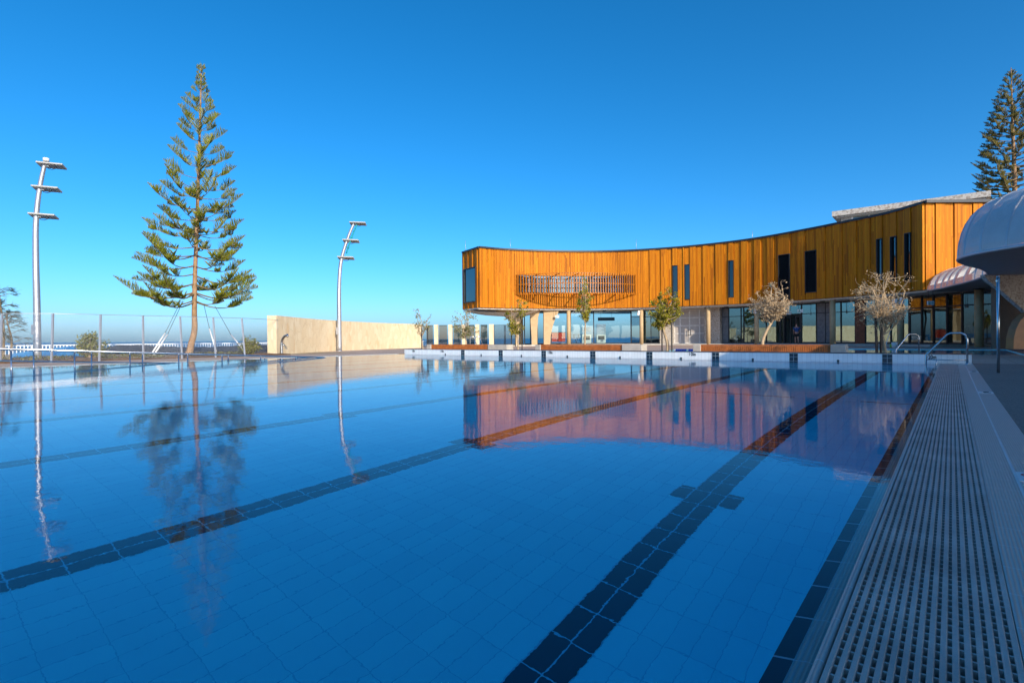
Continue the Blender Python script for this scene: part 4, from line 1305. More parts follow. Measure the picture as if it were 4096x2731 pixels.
# ------------------------------------------------------------------ stair rails at the right, slim pole, small ladder
def step_rail(name, label, A, Bp, h, r_=.024, flange=True, bar=True):
    t = thing(name, label, 'handrail', Bp)
    A, Bp = Vector(A), Vector(Bp)
    d = (A - Bp); d.z = 0; L = d.length; d.normalize()
    P = [Bp, Bp + Vector((0, 0, h - .16)), Bp + d * .03 + Vector((0, 0, h - .06)), Bp + d * .12 + Vector((0, 0, h)), Bp + d * (L * .40) + Vector((0, 0, h - .0)), Bp + d * (L * .48) + Vector((0, 0, h - .04)), Bp + d * (L * .93) + Vector((0, 0, h * .36)), A + Vector((0, 0, h * .28)), A + Vector((0, 0, -.5))]
    m = MB(); m.tube(P, r_, 14); m.build('tube', M['steel'], t)
    if flange:
        m = MB(); m.cyl(Bp, .06, .012, 18); m.cyl(Bp, .045, .03, 18); m.build('flange', M['steel'], t)
    if bar:
        m = MB(); m.tube([Bp + Vector((0, 0, .11)), A + Vector((0, 0, .11))], .013, 8); m.build('cross_bar', M['steel'], t)
        m = MB(); m.cyl(Bp + (A - Bp) * .74 + Vector((0, 0, -.1)), .014, .21, 8); m.build('stub_post', M['steel'], t)
step_rail('step_handrail', 'stainless steel bent handrail at the near corner of the tiled end wall', pw(-.56, 18.9, 0), pw(.32, 18.9, 0), .84)
q0, q1 = at(3676, 1402, 21.0), at(3584, 1402, 21.0)
step_rail('step_handrail', 'stainless steel bent handrail beyond the end wall, left of its twin', (q1.x, 21.0, 0), (q0.x, 21.0, 0), .83, bar=False)
p = at(3994, 1490, 11.15)
pl_ = thing('slim_pole', 'slim upright steel pole standing alone on the grey deck', 'pole', (p.x, p.y, 0))
m = MB(); m.cyl((p.x, p.y, 0), .026, 1.98, 14); m.build('shaft', M['steel'], pl_)
m = MB(); m.cyl((p.x, p.y, 1.98), .03, .025, 14); m.tube([(p.x - .03, p.y - .03, 1.9), (p.x - .07, p.y - .04, 1.9)], .018, 8); m.build('cap', M['steel'], pl_)
def arch_rail(x, y, dx, dy, label):
    t = thing('ladder_rail', label, 'handrail', (x, y, 0), 0, 'pair of arched ladder rails')
    m = MB(); m.tube(spline([(x, y, 0), (x, y, .75), (x + dx * .12, y + dy * .12, .93), (x + dx * .4, y + dy * .4, .93), (x + dx * .6, y + dy * .6, .72), (x + dx, y + dy, .0)], 6), .024, 10); m.build('tube', M['steel'], t)
p = at(1881, 1376, 36.9); arch_rail(p.x, p.y, .55, .1, 'arched steel ladder rail behind the far bench, on the left of its pair')
p = at(1902, 1376, 36.9); arch_rail(p.x, p.y, .6, .1, 'arched steel ladder rail behind the far bench, on the right of its pair')

# deck sign tiles
SG = mat('white_sign_tile', (0.72, 0.73, 0.75), 0.35, 0, 0.05)
RED = mat('sign_red', (0.5, 0.03, 0.05), 0.4)
def sign_tile(b_, kind_, label):
    t = thing('deck_sign', label, 'sign tile', pw(.36, b_, 0), -TH, 'white sign tiles set in the deck edge')
    m = MB(); m.box((.361, b_, .002), (.155, .25, .004)); m.build('tile', SG, t, matrix=PF)
    if kind_ == 'dive':
        m = MB(); n = 28
        for i in range(n):
            a0, a1 = 2 * math.pi * i / n, 2 * math.pi * (i + 1) / n
            m.face([(.361 + .062 * math.cos(a0), b_ + .04 + .062 * math.sin(a0), .0055), (.361 + .062 * math.cos(a1), b_ + .04 + .062 * math.sin(a1), .0055), (.361 + .05 * math.cos(a1), b_ + .04 + .05 * math.sin(a1), .0055), (.361 + .05 * math.cos(a0), b_ + .04 + .05 * math.sin(a0), .0055)])
        m.face([(.361 - .04, b_ + .04 + .034, .0058), (.361 - .034, b_ + .04 + .04, .0058), (.361 + .04, b_ + .04 - .034, .0058), (.361 + .034, b_ + .04 - .04, .0058)][::-1])
        m.build('prohibition_ring', RED, t, matrix=PF)
        m = MB(); m.tube([(.33, b_ + .06, .006), (.36, b_ + .05, .006), (.385, b_ + .02, .006)], .005, 5); m.box((.361, b_ - .07, .0052), (.1, .018, .001)); m.box((.361, b_ - .1, .0052), (.07, .014, .001))
        m.build('pictogram', INK, t, matrix=PF)
    else:
        m = MB(); m.tube([(.335, b_ + .03, .006), (.352, b_ + .01, .006), (.39, b_ + .06, .006)], .006, 5); m.box((.361, b_ - .05, .0052), (.1, .02, .001)); m.box((.375, b_ - .085, .0052), (.075, .02, .001))
        m.build('pictogram', INK, t, matrix=PF)
def b_of(px, py):
    cx, cyv = _unroll(px, py); y = EYE * FPX / -cyv; x = cx / FPX * y
    return ab(Vector((x, y, 0)))[1]
sign_tile(b_of(3893, 1487), 'tick', 'white sign tile with dark pictogram set in the deck, farthest of three')
sign_tile(b_of(3940, 1570), 'tick', 'white sign tile with a dark tick mark, between the two other deck signs')
sign_tile(b_of(4070, 1905), 'dive', 'white sign tile with a red ring, nearest of the three deck signs')

# ------------------------------------------------------------------ benches beyond the end wall
def bench(px0, px1, e0, e1, label):
    """timber from px0 to px1, concrete blocks out to e0 and e1, along b = 25"""
    B_ = 25.0
    a0, a1, x0, x1 = (ab(atb(q, B_))[0] for q in (px0, px1, e0, e1))
    t = thing('bench', label, 'bench', pw((a0 + a1) / 2, B_, 0), -TH, 'timber benches with concrete ends')
    m = MB(); n = int((a1 - a0) / .085)
    for k in range(n):
        m.box((a0 + (k + .5) * (a1 - a0) / n, B_ + .02, .20), ((a1 - a0) / n - .014, .04, .36))
    for k in range(6): m.box(((a0 + a1) / 2, B_ + .045 + k * .092, .41), (a1 - a0 - .004, .08, .05))
    m.build('timber_slats', M['bench'], t, matrix=PF)
    m = MB(); m.box(((a0 + a1) / 2, B_ + .3, .19), (a1 - a0 - .02, .48, .36)); m.build('core', M['black'], t, matrix=PF)
    for lo, hi in ((x0, a0 - .003), (a1 + .003, x1)):
        m = MB(); m.box(((lo + hi) / 2, B_ + .26, .205), (hi - lo, .64, .45)); m.build('concrete_end', M['concrete'], t, matrix=PF, bevel=.015)
bench(1725, 1953, 1709, 2029, 'slatted timber bench with concrete ends in front of the limestone pillars')
bench(2163, 2489, 2143, 2568, 'slatted timber bench with concrete ends facing the left columns of the building')
bench(2803, 3322, 2773, 3384, 'longest slatted timber bench, in front of the sliding door')

# tree stakes
def stake(px, b_, h, label, lean=0):
    p = atb(px, b_)
    m = MB(); m.beam((p.x, p.y, -.02), (p.x + lean, p.y, h), .06, .06, up=(0, 1, 0)); m.box((p.x + lean, p.y, h + .01), (.07, .07, .02))
    tag(m.build('tree_stake', M['black']), label, 'stake', 'black stakes beside the young trees')
# exit signs hanging from the soffit
EG = mat('sign_green', (0.25, 0.42, 0.34), 0.4)
def exit_sign(px, py, y, label):
    p = at(px, py, y)
    t = thing('exit_sign', label, 'exit sign', (p.x, p.y, p.z - .17), 0, 'hanging exit signs under the soffit')
    m = MB(); m.box(p, (.42, .06, .26)); m.build('sign_box', M['white'], t)
    m = MB()
    m.box(p + Vector((-.10, -.033, 0)), (.13, .006, .19)); m.build('figure_panel', EG, t)
    m = MB(); m.box(p + Vector((.05, -.033, 0)), (.1, .006, .03)); m.prism([p + Vector(q) for q in ((.09, -.036, -.06), (.17, -.036, 0), (.09, -.036, .06))], (0, 0, 0), (0, .006, 0)); m.build('arrow', EG, t)
    m = MB()
    zt = ZS - .14
    for dx_ in (-.15, .15): m.tube([p + Vector((dx_, 0, .13)), Vector((p.x + dx_, p.y, zt))], .012, 6)
    m.build('hanger', M['black'], t)
exit_sign(2228, 1266, 54.6, 'hanging exit sign by the flared leg at the sea end of the building')
exit_sign(3155, 1252, 46.9, 'hanging exit sign over the sliding door, left of its neighbour')
exit_sign(3201, 1243, 44.6, 'hanging exit sign over the sliding door, right of its neighbour')
exit_sign(3722, 1212, 34.6, 'hanging exit sign in the shade under the metal canopy')
# wall speakers on columns
def speaker(px, py, y, label):
    p = at(px, py, y)
    t = thing('wall_speaker', label, 'speaker', p, 0, 'white speakers on the columns')
    rot = Matrix.Rotation(R(12), 3, 'Y')
    m = MB(); m.box(p, (.22, .2, .46), rot=rot); m.build('cabinet', M['white'], t, bevel=.02)
    m = MB(); m.box(p + Vector((.16, .06, .05)), (.14, .06, .06)); m.build('bracket', M['dark_metal'], t)
speaker(2554, 1252, 54.0, 'white speaker on the sunlit column above the lane ropes')
speaker(3019, 1244, 48.7, 'white speaker on the column behind the bleached tree')
speaker(3578, 1207, 37.9, 'white speaker facing left on the column beside the leafless round tree')
speaker(3606, 1203, 37.7, 'white speaker facing right on the column beside the leafless round tree')
# bucket, brush and cleaning pole by the column
p = at(3579, 1381, 34.0)
bk = thing('bucket', 'white plastic bucket standing on the deck by a column', 'bucket', (p.x, p.y, 0))
m = MB(); m.tube([(p.x, p.y, .0), (p.x, p.y, .34)], [.15, .18], 20); m.tube([(p.x, p.y, .33), (p.x, p.y, .35)], .19, 20); m.build('tub', M['white'], bk)
m = MB(); m.tube([(p.x - .18, p.y, .33), (p.x - .12, p.y - .1, .12), (p.x + .12, p.y - .1, .12), (p.x + .18, p.y, .33)], .006, 5); m.build('handle', M['galv'], bk)
LG = mat('lime_plastic', (0.22, 0.55, 0.04), 0.4)
p = at(3566, 1382, 34.2)
br = thing('scrubbing_brush', 'lime green scrubbing brush leaning beside the white bucket', 'brush', (p.x, p.y, 0))
m = MB(); m.box((p.x, p.y, .12), (.16, .08, .2)); m.build('brush_head', LG, br)
m = MB(); m.tube([(p.x + .1, p.y + .1, .2), (p.x + .36, p.y + .2, 1.0)], .015, 6); m.build('handle', mat('green_handle', (.05, .2, .04), .5), br)
p, q = at(3540, 1372, 33.6), at(3592, 1242, 36.6)
m = MB(); m.tube([(p.x, p.y, 0.02), (p.x * .65 + q.x * .35, p.y * .65 + q.y * .35, p.z * .65 + q.z * .35 - .1)], .02, 8)
cp = thing('cleaning_pole', 'long pale cleaning pole leaning against the column by the bucket', 'pole', (p.x, p.y, 0))
m.build('shaft', M['white'], cp)
m = MB(); m.tube([(p.x * .65 + q.x * .35, p.y * .65 + q.y * .35, p.z * .65 + q.z * .35 - .1), q], .022, 8); m.build('grip', mat('teal_grip', (.02, .25, .24), .5), cp)
# lane ropes in the small pool
FW, FB, FR = M['white'], mat('blue_float', (0.01, 0.08, 0.5), 0.35), mat('red_float', (0.5, 0.02, 0.08), 0.35)
for b_, x0, x1, lb in ((34.2, 2470, 2745, 'blue and white lane rope floating across the small pool, farther one'), (30.6, 2560, 2782, 'blue and white lane rope floating across the small pool, nearer one')):
    t = thing('lane_rope', lb, 'lane rope', pw(-8, b_, 0), -TH, 'lane ropes on the small pool')
    mw_, mb_, mr_ = MB(), MB(), MB()
    a, a_end = max(-12.7, ab(atb(x0, b_))[0]), ab(atb(x1, b_))[0]
    k = 0
    while a < a_end:
        tgt = mw_ if k % 6 == 0 else (mr_ if 20 < k < 23 else mb_)
        tgt.tube([(a, b_, 0.02), (a + .1, b_, 0.02)], [.08, .08], 10)
        a += .13; k += 1
    tag(mb_.build('blue_floats', FB, t, matrix=PF), kind='stuff'); tag(mw_.build('white_floats', FW, t, matrix=PF), kind='stuff'); mr_.build('red_floats', FR, t, matrix=PF)
# fittings behind the left glass
p0, p1 = at(2206, 1360, 59.5), at(2262, 1360, 59.5)
rt = thing('red_counter', 'red counter with high stools behind the left glass front', 'counter', ((p0.x + p1.x) / 2, 60, FZ))
m = MB(); m.box(((p0.x + p1.x) / 2, 60, .9), (p1.x - p0.x, .7, 1.0)); m.build('front', mat('red_laminate', (0.50, 0.03, 0.015), 0.4), rt)
m = MB(); m.box(((p0.x + p1.x) / 2, 60, 1.43), (p1.x - p0.x + .1, .8, .05)); m.build('top', M['dark_metal'], rt)
for i, px in enumerate((2345, 2403)):
    p = at(px, 1372, 60.0)
    t = thing('kitchen_unit', ('white kitchen unit behind the glass near the middle young tree', 'tall steel kitchen unit with white base behind the glass')[i], 'kitchen unit', (p.x, 60, FZ), 0, 'kitchen units behind the glass')
    m = MB(); m.box((p.x, 60, .65), (1.0, .8, 1.02)); m.build('cabinet', M['white'], t)
    m = MB(); m.box((p.x, 60, 1.75), (1.0, .8, 1.1 if i else .5)); m.build('appliance', M['steel'], t)
    m = MB(); m.box((p.x, 59.57, .8), (.7, .04, .4)); m.build('oven_door', M['black'], t)
p = at(2425, 1276, 59.5)
mb = thing('menu_board', 'dark menu board hanging behind the glass above the steel unit', 'board', (p.x, p.y, p.z))
m = MB(); m.box(p, (1.85, .08, .36)); m.build('panel', M['black'], mb)
m = MB(); m.tube([p + Vector((-.6, 0, .18)), (p.x - .6, p.y, ZS - .15)], .01, 5); m.tube([p + Vector((.6, 0, .18)), (p.x + .6, p.y, ZS - .15)], .01, 5); m.build('hanger', M['dark_metal'], mb)
for i, px in enumerate((2296, 2314)):
    p = at(px, 1372, 59.8)
    t = thing('high_table', ('dark high table behind the glass, beside the red counter', 'dark high table behind the glass, next to the kitchen unit')[i], 'table', (p.x, p.y, FZ), 0, 'high tables behind the glass')
    m = MB(); m.box((p.x, p.y, 1.18), (.75, .6, .04)); m.build('top', M['dark_metal'], t)
    for sx in (-.3, .3):
        m = MB(); m.beam((p.x + sx, p.y, FZ), (p.x - sx * .2, p.y, 1.17), .04, .04); m.build('leg', M['dark_metal'], t)

# ------------------------------------------------------------------ person at the sliding door, seen from behind
def skin_mesh(name, joints, edges, material, parent, root=0, sub=1):
    me = bpy.data.meshes.new(name)
    me.from_pydata([j[0] for j in joints], edges, [])
    o = link(bpy.data.objects.new(name, me))
    md = o.modifiers.new('skin', 'SKIN'); md.use_smooth_shade = True
    for i, j in enumerate(joints):
        v = me.skin_vertices[0].data[i]
        r_ = j[1]; v.radius = r_ if isinstance(r_, tuple) else (r_, r_)
        v.use_root = (i == root)
    s_ = o.modifiers.new('sub', 'SUBSURF'); s_.levels = sub; s_.render_levels = sub
    me.materials.append(material)
    if parent is not None: adopt(o, parent)
    return o
p = at(3187, 1370, 46.2)
X, Y, Z = p.x, p.y, FZ
pe = thing('person', 'person seen from behind in blue top and dark shorts walking in at the sliding door', 'person', (X, Y, Z), R(-20))
SK = mat('skin', (0.45, 0.24, 0.17), 0.5, 0, 0.08)
def V(x, y, z):
    c_, s_ = math.cos(R(-20)), math.sin(R(-20))
    return (X + x * c_ - y * s_, Y + x * s_ + y * c_, Z + z)
J = [(V(0, 0, .93), (.14, .11)), (V(0, .03, 1.12), (.14, .10)), (V(0, .07, 1.34), (.17, .11)), (V(0, .10, 1.46), .07), (V(0, .12, 1.52), .055), (V(0, .14, 1.60), (.075, .09)), (V(0, .14, 1.70), (.075, .085)),
     (V(-.19, .09, 1.40), .055), (V(-.24, .05, 1.14), .042), (V(-.22, .18, .93), .033), (V(-.215, .22, .86), (.022, .035)),
     (V(.19, .09, 1.40), .055), (V(.27, .12, 1.15), .042), (V(.28, .33, 1.05), .033), (V(.28, .41, 1.04), (.022, .035)),
     (V(-.09, 0, .88), .085), (V(-.10, .10, .50), .06), (V(-.10, .02, .09), .038), (V(-.10, .13, .035), .033),
     (V(.09, 0, .88), .085), (V(.10, -.02, .50), .06), (V(.10, -.24, .14), .038), (V(.10, -.16, .035), .033)]
E_ = [(0, 1), (1, 2), (2, 3), (3, 4), (4, 5), (5, 6), (2, 7), (7, 8), (8, 9), (9, 10), (2, 11), (11, 12), (12, 13), (13, 14), (0, 15), (15, 16), (16, 17), (17, 18), (0, 19), (19, 20), (20, 21), (21, 22)]
for (hx, hy, hz), sgn in (((-.215, .22, .86), -1), ((.28, .41, 1.04), 1)):
    b0 = 10 if sgn < 0 else 14
    for k in range(4):
        i0 = len(J)
        dirv = (0, .5, -.86) if sgn < 0 else (0, .9, -.43)
        w_ = (k - 1.5) * .02
        l1 = (.035, .042, .04, .03)[k]
        J.append((V(hx + w_, hy + dirv[1] * .05, hz + dirv[2] * .05), .010)); J.append((V(hx + w_ * 1.1, hy + dirv[1] * (.05 + l1), hz + dirv[2] * (.05 + l1)), .008))
        E_ += [(b0, i0), (i0, i0 + 1)]
    i0 = len(J); J.append((V(hx - sgn * .04, hy + .03, hz), .011)); J.append((V(hx - sgn * .055, hy + .06, hz - .02), .009)); E_ += [(b0, i0), (i0, i0 + 1)]
skin_mesh('body', J, E_, SK, pe)
SH = [(V(0, 0, .95), (.165, .13)), (V(0, .03, 1.12), (.165, .125)), (V(0, .07, 1.33), (.19, .13)), (V(0, .10, 1.45), .085), (V(-.19, .09, 1.40), .072), (V(-.235, .06, 1.17), .062), (V(.19, .09, 1.40), .072), (V(.26, .12, 1.18), .062)]
skin_mesh('shirt', SH, [(0, 1), (1, 2), (2, 3), (2, 4), (4, 5), (2, 6), (6, 7)], mat('blue_shirt', (0.02, 0.07, 0.22), 0.8), pe)
ST_ = [(V(0, 0, .95), (.16, .125)), (V(-.09, .01, .85), .105), (V(-.10, .08, .56), .09), (V(.09, 0, .85), .105), (V(.10, -.02, .56), .09)]
skin_mesh('shorts', ST_, [(0, 1), (1, 2), (0, 3), (3, 4)], mat('dark_shorts', (0.015, 0.015, 0.02), 0.8), pe)
HR = [(V(0, .11, 1.64), (.085, .07)), (V(0, .12, 1.72), (.082, .085))]
skin_mesh('hair', HR, [(0, 1)], mat('grey_brown_hair', (0.12, 0.07, 0.05), 0.8), pe)
m = MB()
for sx, hy, hz in ((-.10, .09, .02), (.10, -.17, .02)): m.box(V(sx, hy, hz + .025), (.1, .28, .06), R(-20))
m.build('shoes', M['black'], pe, bevel=.02)
# ------------------------------------------------------------------ trees and plants
def leaf_mat(name, cols, rough=0.5, trans=0.25):
    m_, nt, b = new_mat(name)
    g = N(nt, 'ShaderNodeNewGeometry')
    r_ = g.outputs['Random Per Island']
    n = len(cols)
    c = ramp(nt, r_, [(i / max(1, n - 1), q) for i, q in enumerate(cols)])
    f = noise(nt, objco(nt), 1.2, 3.0)
    c = mix(nt, mth(nt, 'MULTIPLY', f, 0.5), c, scaled(cols[0], 0.6))
    nt.links.new(c, b.inputs['Base Color']); b.inputs['Roughness'].default_value = rough
    b.inputs['Specular IOR Level'].default_value = 0.25
    if trans:
        t_ = N(nt, 'ShaderNodeBsdfTranslucent'); nt.links.new(c, t_.inputs[0])
        ms_ = N(nt, 'ShaderNodeMixShader'); ms_.inputs[0].default_value = trans
        nt.links.new(b.outputs[0], ms_.inputs[1]); nt.links.new(t_.outputs[0], ms_.inputs[2]); nt.links.new(ms_.outputs[0], nt.nodes['Material Output'].inputs['Surface'])
    return m_
PINE_L = leaf_mat('pine_needles', [(0.12, 0.14, 0.014), (0.22, 0.24, 0.018), (0.33, 0.33, 0.022), (0.44, 0.42, 0.03)], 0.5, 0.3)
PINE_B = mat('pine_bark', (0.30, 0.185, 0.10), 0.85, 0, 0.3, 5, 0.8, 25)
PINE_W = mat('pine_branch_wood', (0.20, 0.14, 0.07), 0.8, 0, 0.2)
DARK_L = leaf_mat('old_pine_needles', [(0.12, 0.115, 0.028), (0.21, 0.18, 0.04), (0.32, 0.24, 0.055)], 0.6, 0.2)
def spike(m, p, d, L, r, n=3):
    """one tapering frond strand"""
    d = d.normalized()
    x = d.cross(Vector((0, 0, 1)))
    if x.length < .05: x = Vector((1, 0, 0))
    x.normalize(); y = d.cross(x)
    e = p + d * L
    mid_ = p + d * (L * .55)
    o = len(m.v)
    for q, rr in ((p, r * .6), (mid_, r)):
        for k in range(n):
            a = 2 * math.pi * k / n
            m.v.append(q + (x * math.cos(a) + y * math.sin(a)) * rr)
    m.v.append(e)
    for k in range(n):
        k2 = (k + 1) % n
        m.f.append((o + k, o + k2, o + n + k2, o + n + k)); m.sm.append(False)
        m.f.append((o + n + k, o + n + k2, o + 2 * n)); m.sm.append(False)
def comb(m, pts, rnd, f0, step, lmax, r, up=1.0):
    """strands standing in two rows along the outer part of a branch"""
    tot = sum((b_ - a).length for a, b_ in zip(pts[:-1], pts[1:]))
    acc = 0.0; nxt = f0 * tot
    for a, b_ in zip(pts[:-1], pts[1:]):
        L = (b_ - a).length; d = (b_ - a).normalized()
        side = d.cross(Vector((0, 0, 1))); side.normalize()
        upv = side.cross(d)
        while nxt < acc + L:
            t = nxt / tot
            p = a + d * (nxt - acc)
            prof = min(1.0, (1.02 - t) / .32) * min(1.0, .35 + (t - f0) / .22)
            for sg_ in (-1, 1):
                ln = lmax * prof * rnd.uniform(.7, 1.1)
                if ln > .06:
                    dv = upv * rnd.uniform(.85, 1.15) * up + side * sg_ * rnd.uniform(.35, .95) + d * rnd.uniform(.35, .8)
                    spike(m, p, dv, ln, r)
            nxt += step * rnd.uniform(.8, 1.2)
        acc += L
def norfolk(base, H, lean_pts, whorls, label, needles, seed, rscale=1.0, strand=.5, step=.055, sr=.017, trunk_r=.19, nb=(5, 6), bark=PINE_B, second=True, droop=0.0, dens=2.6):
    rnd = random.Random(seed)
    t = thing('norfolk_pine', label, 'pine tree', base, 0)
    B = Vector(base)
    tp = spline([B + Vector(q) for q in lean_pts], 10)
    def trunk_at(z):
        for a, b_ in zip(tp[:-1], tp[1:]):
            if a.z - B.z <= z <= b_.z - B.z: return a.lerp(b_, (z - (a.z - B.z)) / max(1e-6, b_.z - a.z))
        return tp[-1]
    n = len(tp)
    m = MB(); m.tube(tp, [max(.02, trunk_r * (1 - (i / (n - 1)) ** 1.1 * .93) + (.05 * trunk_r / .19 if i < 3 else 0)) for i in range(n)], 14); m.build('trunk', bark, t)
    lf, wd_ = MB(), MB()
    ph = 0
    for z, L in whorls:
        ph += rnd.uniform(.45, .9)
        k = rnd.choice(nb)
        for i in range(k):
            az = ph + 2 * math.pi * i / k + rnd.uniform(-.18, .18)
            l_ = L * rnd.uniform(.80, 1.10)
            if rnd.random() < .05: continue
            d = Vector((math.cos(az), math.sin(az), 0))
            p0 = trunk_at(z + rnd.uniform(-.08, .08))
            g_ = min(1.0, max(0.0, (z / H - .28) / .5)); rise = .03 + .36 * g_ - droop
            pts = []
            for q in range(9):
                f = q / 8
                zz = l_ * (rise * f - (.13 + droop * .6) * math.sin(math.pi * f) * (1.15 - z / H) + .17 * f * f * f)
                pts.append(p0 + d * (l_ * f * (1 - .06 * f)) + Vector((0, 0, zz)))
            wd_.tube(pts, [max(.006, .05 * rscale * (l_ / 4) * (1 - .85 * q / 8)) for q in range(9)], 5, cap=False)
            f0 = .36 if l_ < 2.2 else .52
            comb(lf, pts, rnd, f0, step, strand * min(1, .35 + l_ / 3.2), sr)
            if second and l_ > 2.0:
                ns = int((l_ - 1.2) * dens)
                for j in range(ns):
                    f = rnd.uniform(.28, .80)
                    a_ = pts[int(f * 8)].lerp(pts[min(8, int(f * 8) + 1)], f * 8 - int(f * 8))
                    sgn = rnd.choice((-1, 1))
                    sd = Vector((-d.y, d.x, 0)) * sgn
                    sl = rnd.uniform(.45, 1.05) * min(1.0, l_ / 3.5)
                    dd_ = (d * rnd.uniform(.7, 1.1) + sd * rnd.uniform(.5, 1.0) + Vector((0, 0, rnd.uniform(.0, .25)))).normalized()
                    sp_ = [a_, a_ + dd_ * sl * .5 + Vector((0, 0, -.02)), a_ + dd_ * sl + Vector((0, 0, .08 * sl))]
                    wd_.tube(sp_, [.014 * rscale, .01 * rscale, .005 * rscale], 4, cap=False)
                    comb(lf, sp_, rnd, .12, step, strand * .62, sr)
    # leader
    comb(lf, [tp[-4], tp[-2], tp[-1]], rnd, .2, .05, .2 * rscale, sr * .8)
    wd_.build('branches', PINE_W, t)
    lf.build('crown', needles, t)
    return t
p = at(757, 1410, 33.0)
H1 = 17.3
def trunkx(px, py): v = at(px, py, 33.0); return (v.x - p.x, 0, v.z)
wh = []
sc_px = 33.0 / FPX
for y_px, w_px in ((262, 10), (282, 20), (302, 26), (325, 36), (352, 50), (395, 70), (428, 85), (470, 110), (505, 118), (548, 140), (596, 150), (640, 165), (688, 185), (735, 190), (770, 205), (812, 215), (855, 225), (900, 240), (940, 250), (985, 270), (1022, 300), (1062, 300), (1100, 315), (1135, 330), (1172, 335), (1205, 330)):
    v = at(790, y_px, 33.0); wh.append((v.z - (.0 if y_px > 900 else .35) , max(.3, w_px * sc_px * .80)))
pine = norfolk((p.x, p.y, 0), H1, [(0, 0, 0), trunkx(764, 1380), trunkx(778, 1320), trunkx(778, 1240), trunkx(781, 1100), trunkx(789, 900), trunkx(796, 700), trunkx(803, 480), trunkx(808, 300), trunkx(806, 268)], wh,
               'tall young conifer with tiered upturned branches, standing alone behind the left fence', PINE_L, 11, 1.0, .78, .047, .0165, .2, nb=(4, 5, 5), dens=2.2)
# guy ropes
def guy(g0, g1, g2, d0, d1, label):
    a, b_, c_ = at(*g0, d0), at(*g1, (d0 * .6 + d1 * .4)), at(*g2, d1)
    t = thing('guy_rope', label, 'guy rope', (a.x, a.y, 0), 0, 'guy ropes steadying the pine')
    a.z = max(a.z, .05)
    m = MB(); m.tube([a, b_], .04, 8); m.build('white_sleeve', M['white'], t)
    m = MB(); m.tube([b_, c_], .014, 5); m.build('rope', M['black'], t)
guy((609, 1411), (660, 1333), (720, 1213), 30.5, 33.0, 'guy rope with white sleeve left of the pine trunk, outer one')
guy((614, 1425), (670, 1338), (730, 1210), 29.5, 33.0, 'guy rope with white sleeve left of the pine trunk, inner crossing one')
guy((866, 1409), (838, 1315), (816, 1218), 31.0, 33.0, 'guy rope with white sleeve right of the pine trunk, steeper one')
guy((988, 1415), (925, 1340), (860, 1224), 30.2, 33.0, 'guy rope with white sleeve right of the pine trunk, longest and flattest')

# tall old pine behind the canopy
q = at(4063, 1300, 68.0)
wh2 = []
z = 6.0
rnd = random.Random(5)
while z < 34.0:
    f = (34.4 - z) / 28.0
    wh2.append((z, max(.5, 7.6 * min(1.0, f ** .7)))); z += .95 - .25 * (1 - f)
norfolk((q.x, q.y, 0), 34.4, [(0, 0, 0), (0, 0, 10), (-.1, 0, 20), (-.35, 0, 28), (-.5, 0, 34.4)], wh2, 'tall dark old conifer rising behind the metal canopy', DARK_L, 21, 1.4, .72, .08, .034, .42, nb=(6, 7), second=True, droop=.05)

# young broadleaf trees and bleached bare trees
TW = mat('tree_bark_pale', (0.40, 0.30, 0.19), 0.8, 0, 0.25, 8, 0.4, 40)
BLW = mat('bleached_twigs', (0.46, 0.34, 0.21), 0.75, 0, 0.2, 8)
LEAFY = leaf_mat('young_leaves', [(0.14, 0.16, 0.018), (0.30, 0.29, 0.025), (0.50, 0.43, 0.045), (0.62, 0.48, 0.07)], 0.4, 0.4)
LEAFG = leaf_mat('grey_green_leaves', [(0.12, 0.15, 0.04), (0.22, 0.25, 0.08), (0.38, 0.38, 0.16)], 0.4, 0.25)
BLL = leaf_mat('dry_pale_leaves', [(0.46, 0.31, 0.17), (0.60, 0.45, 0.28), (0.70, 0.58, 0.40)], 0.7, 0.15)
def leaf(m, p, rnd, s):
    n = Vector((rnd.gauss(0, 1), rnd.gauss(0, 1), rnd.gauss(.3, 1))).normalized()
    x = n.cross(Vector((rnd.gauss(0, 1), rnd.gauss(0, 1), rnd.gauss(0, 1)))).normalized(); y = n.cross(x)
    l_, w_ = s * rnd.uniform(.7, 1.3), s * .5 * rnd.uniform(.7, 1.2)
    m.face([p - x * l_ * .5, p + y * w_ * .5 - n * .1 * w_, p + x * l_ * .5, p - y * w_ * .5 - n * .1 * w_])
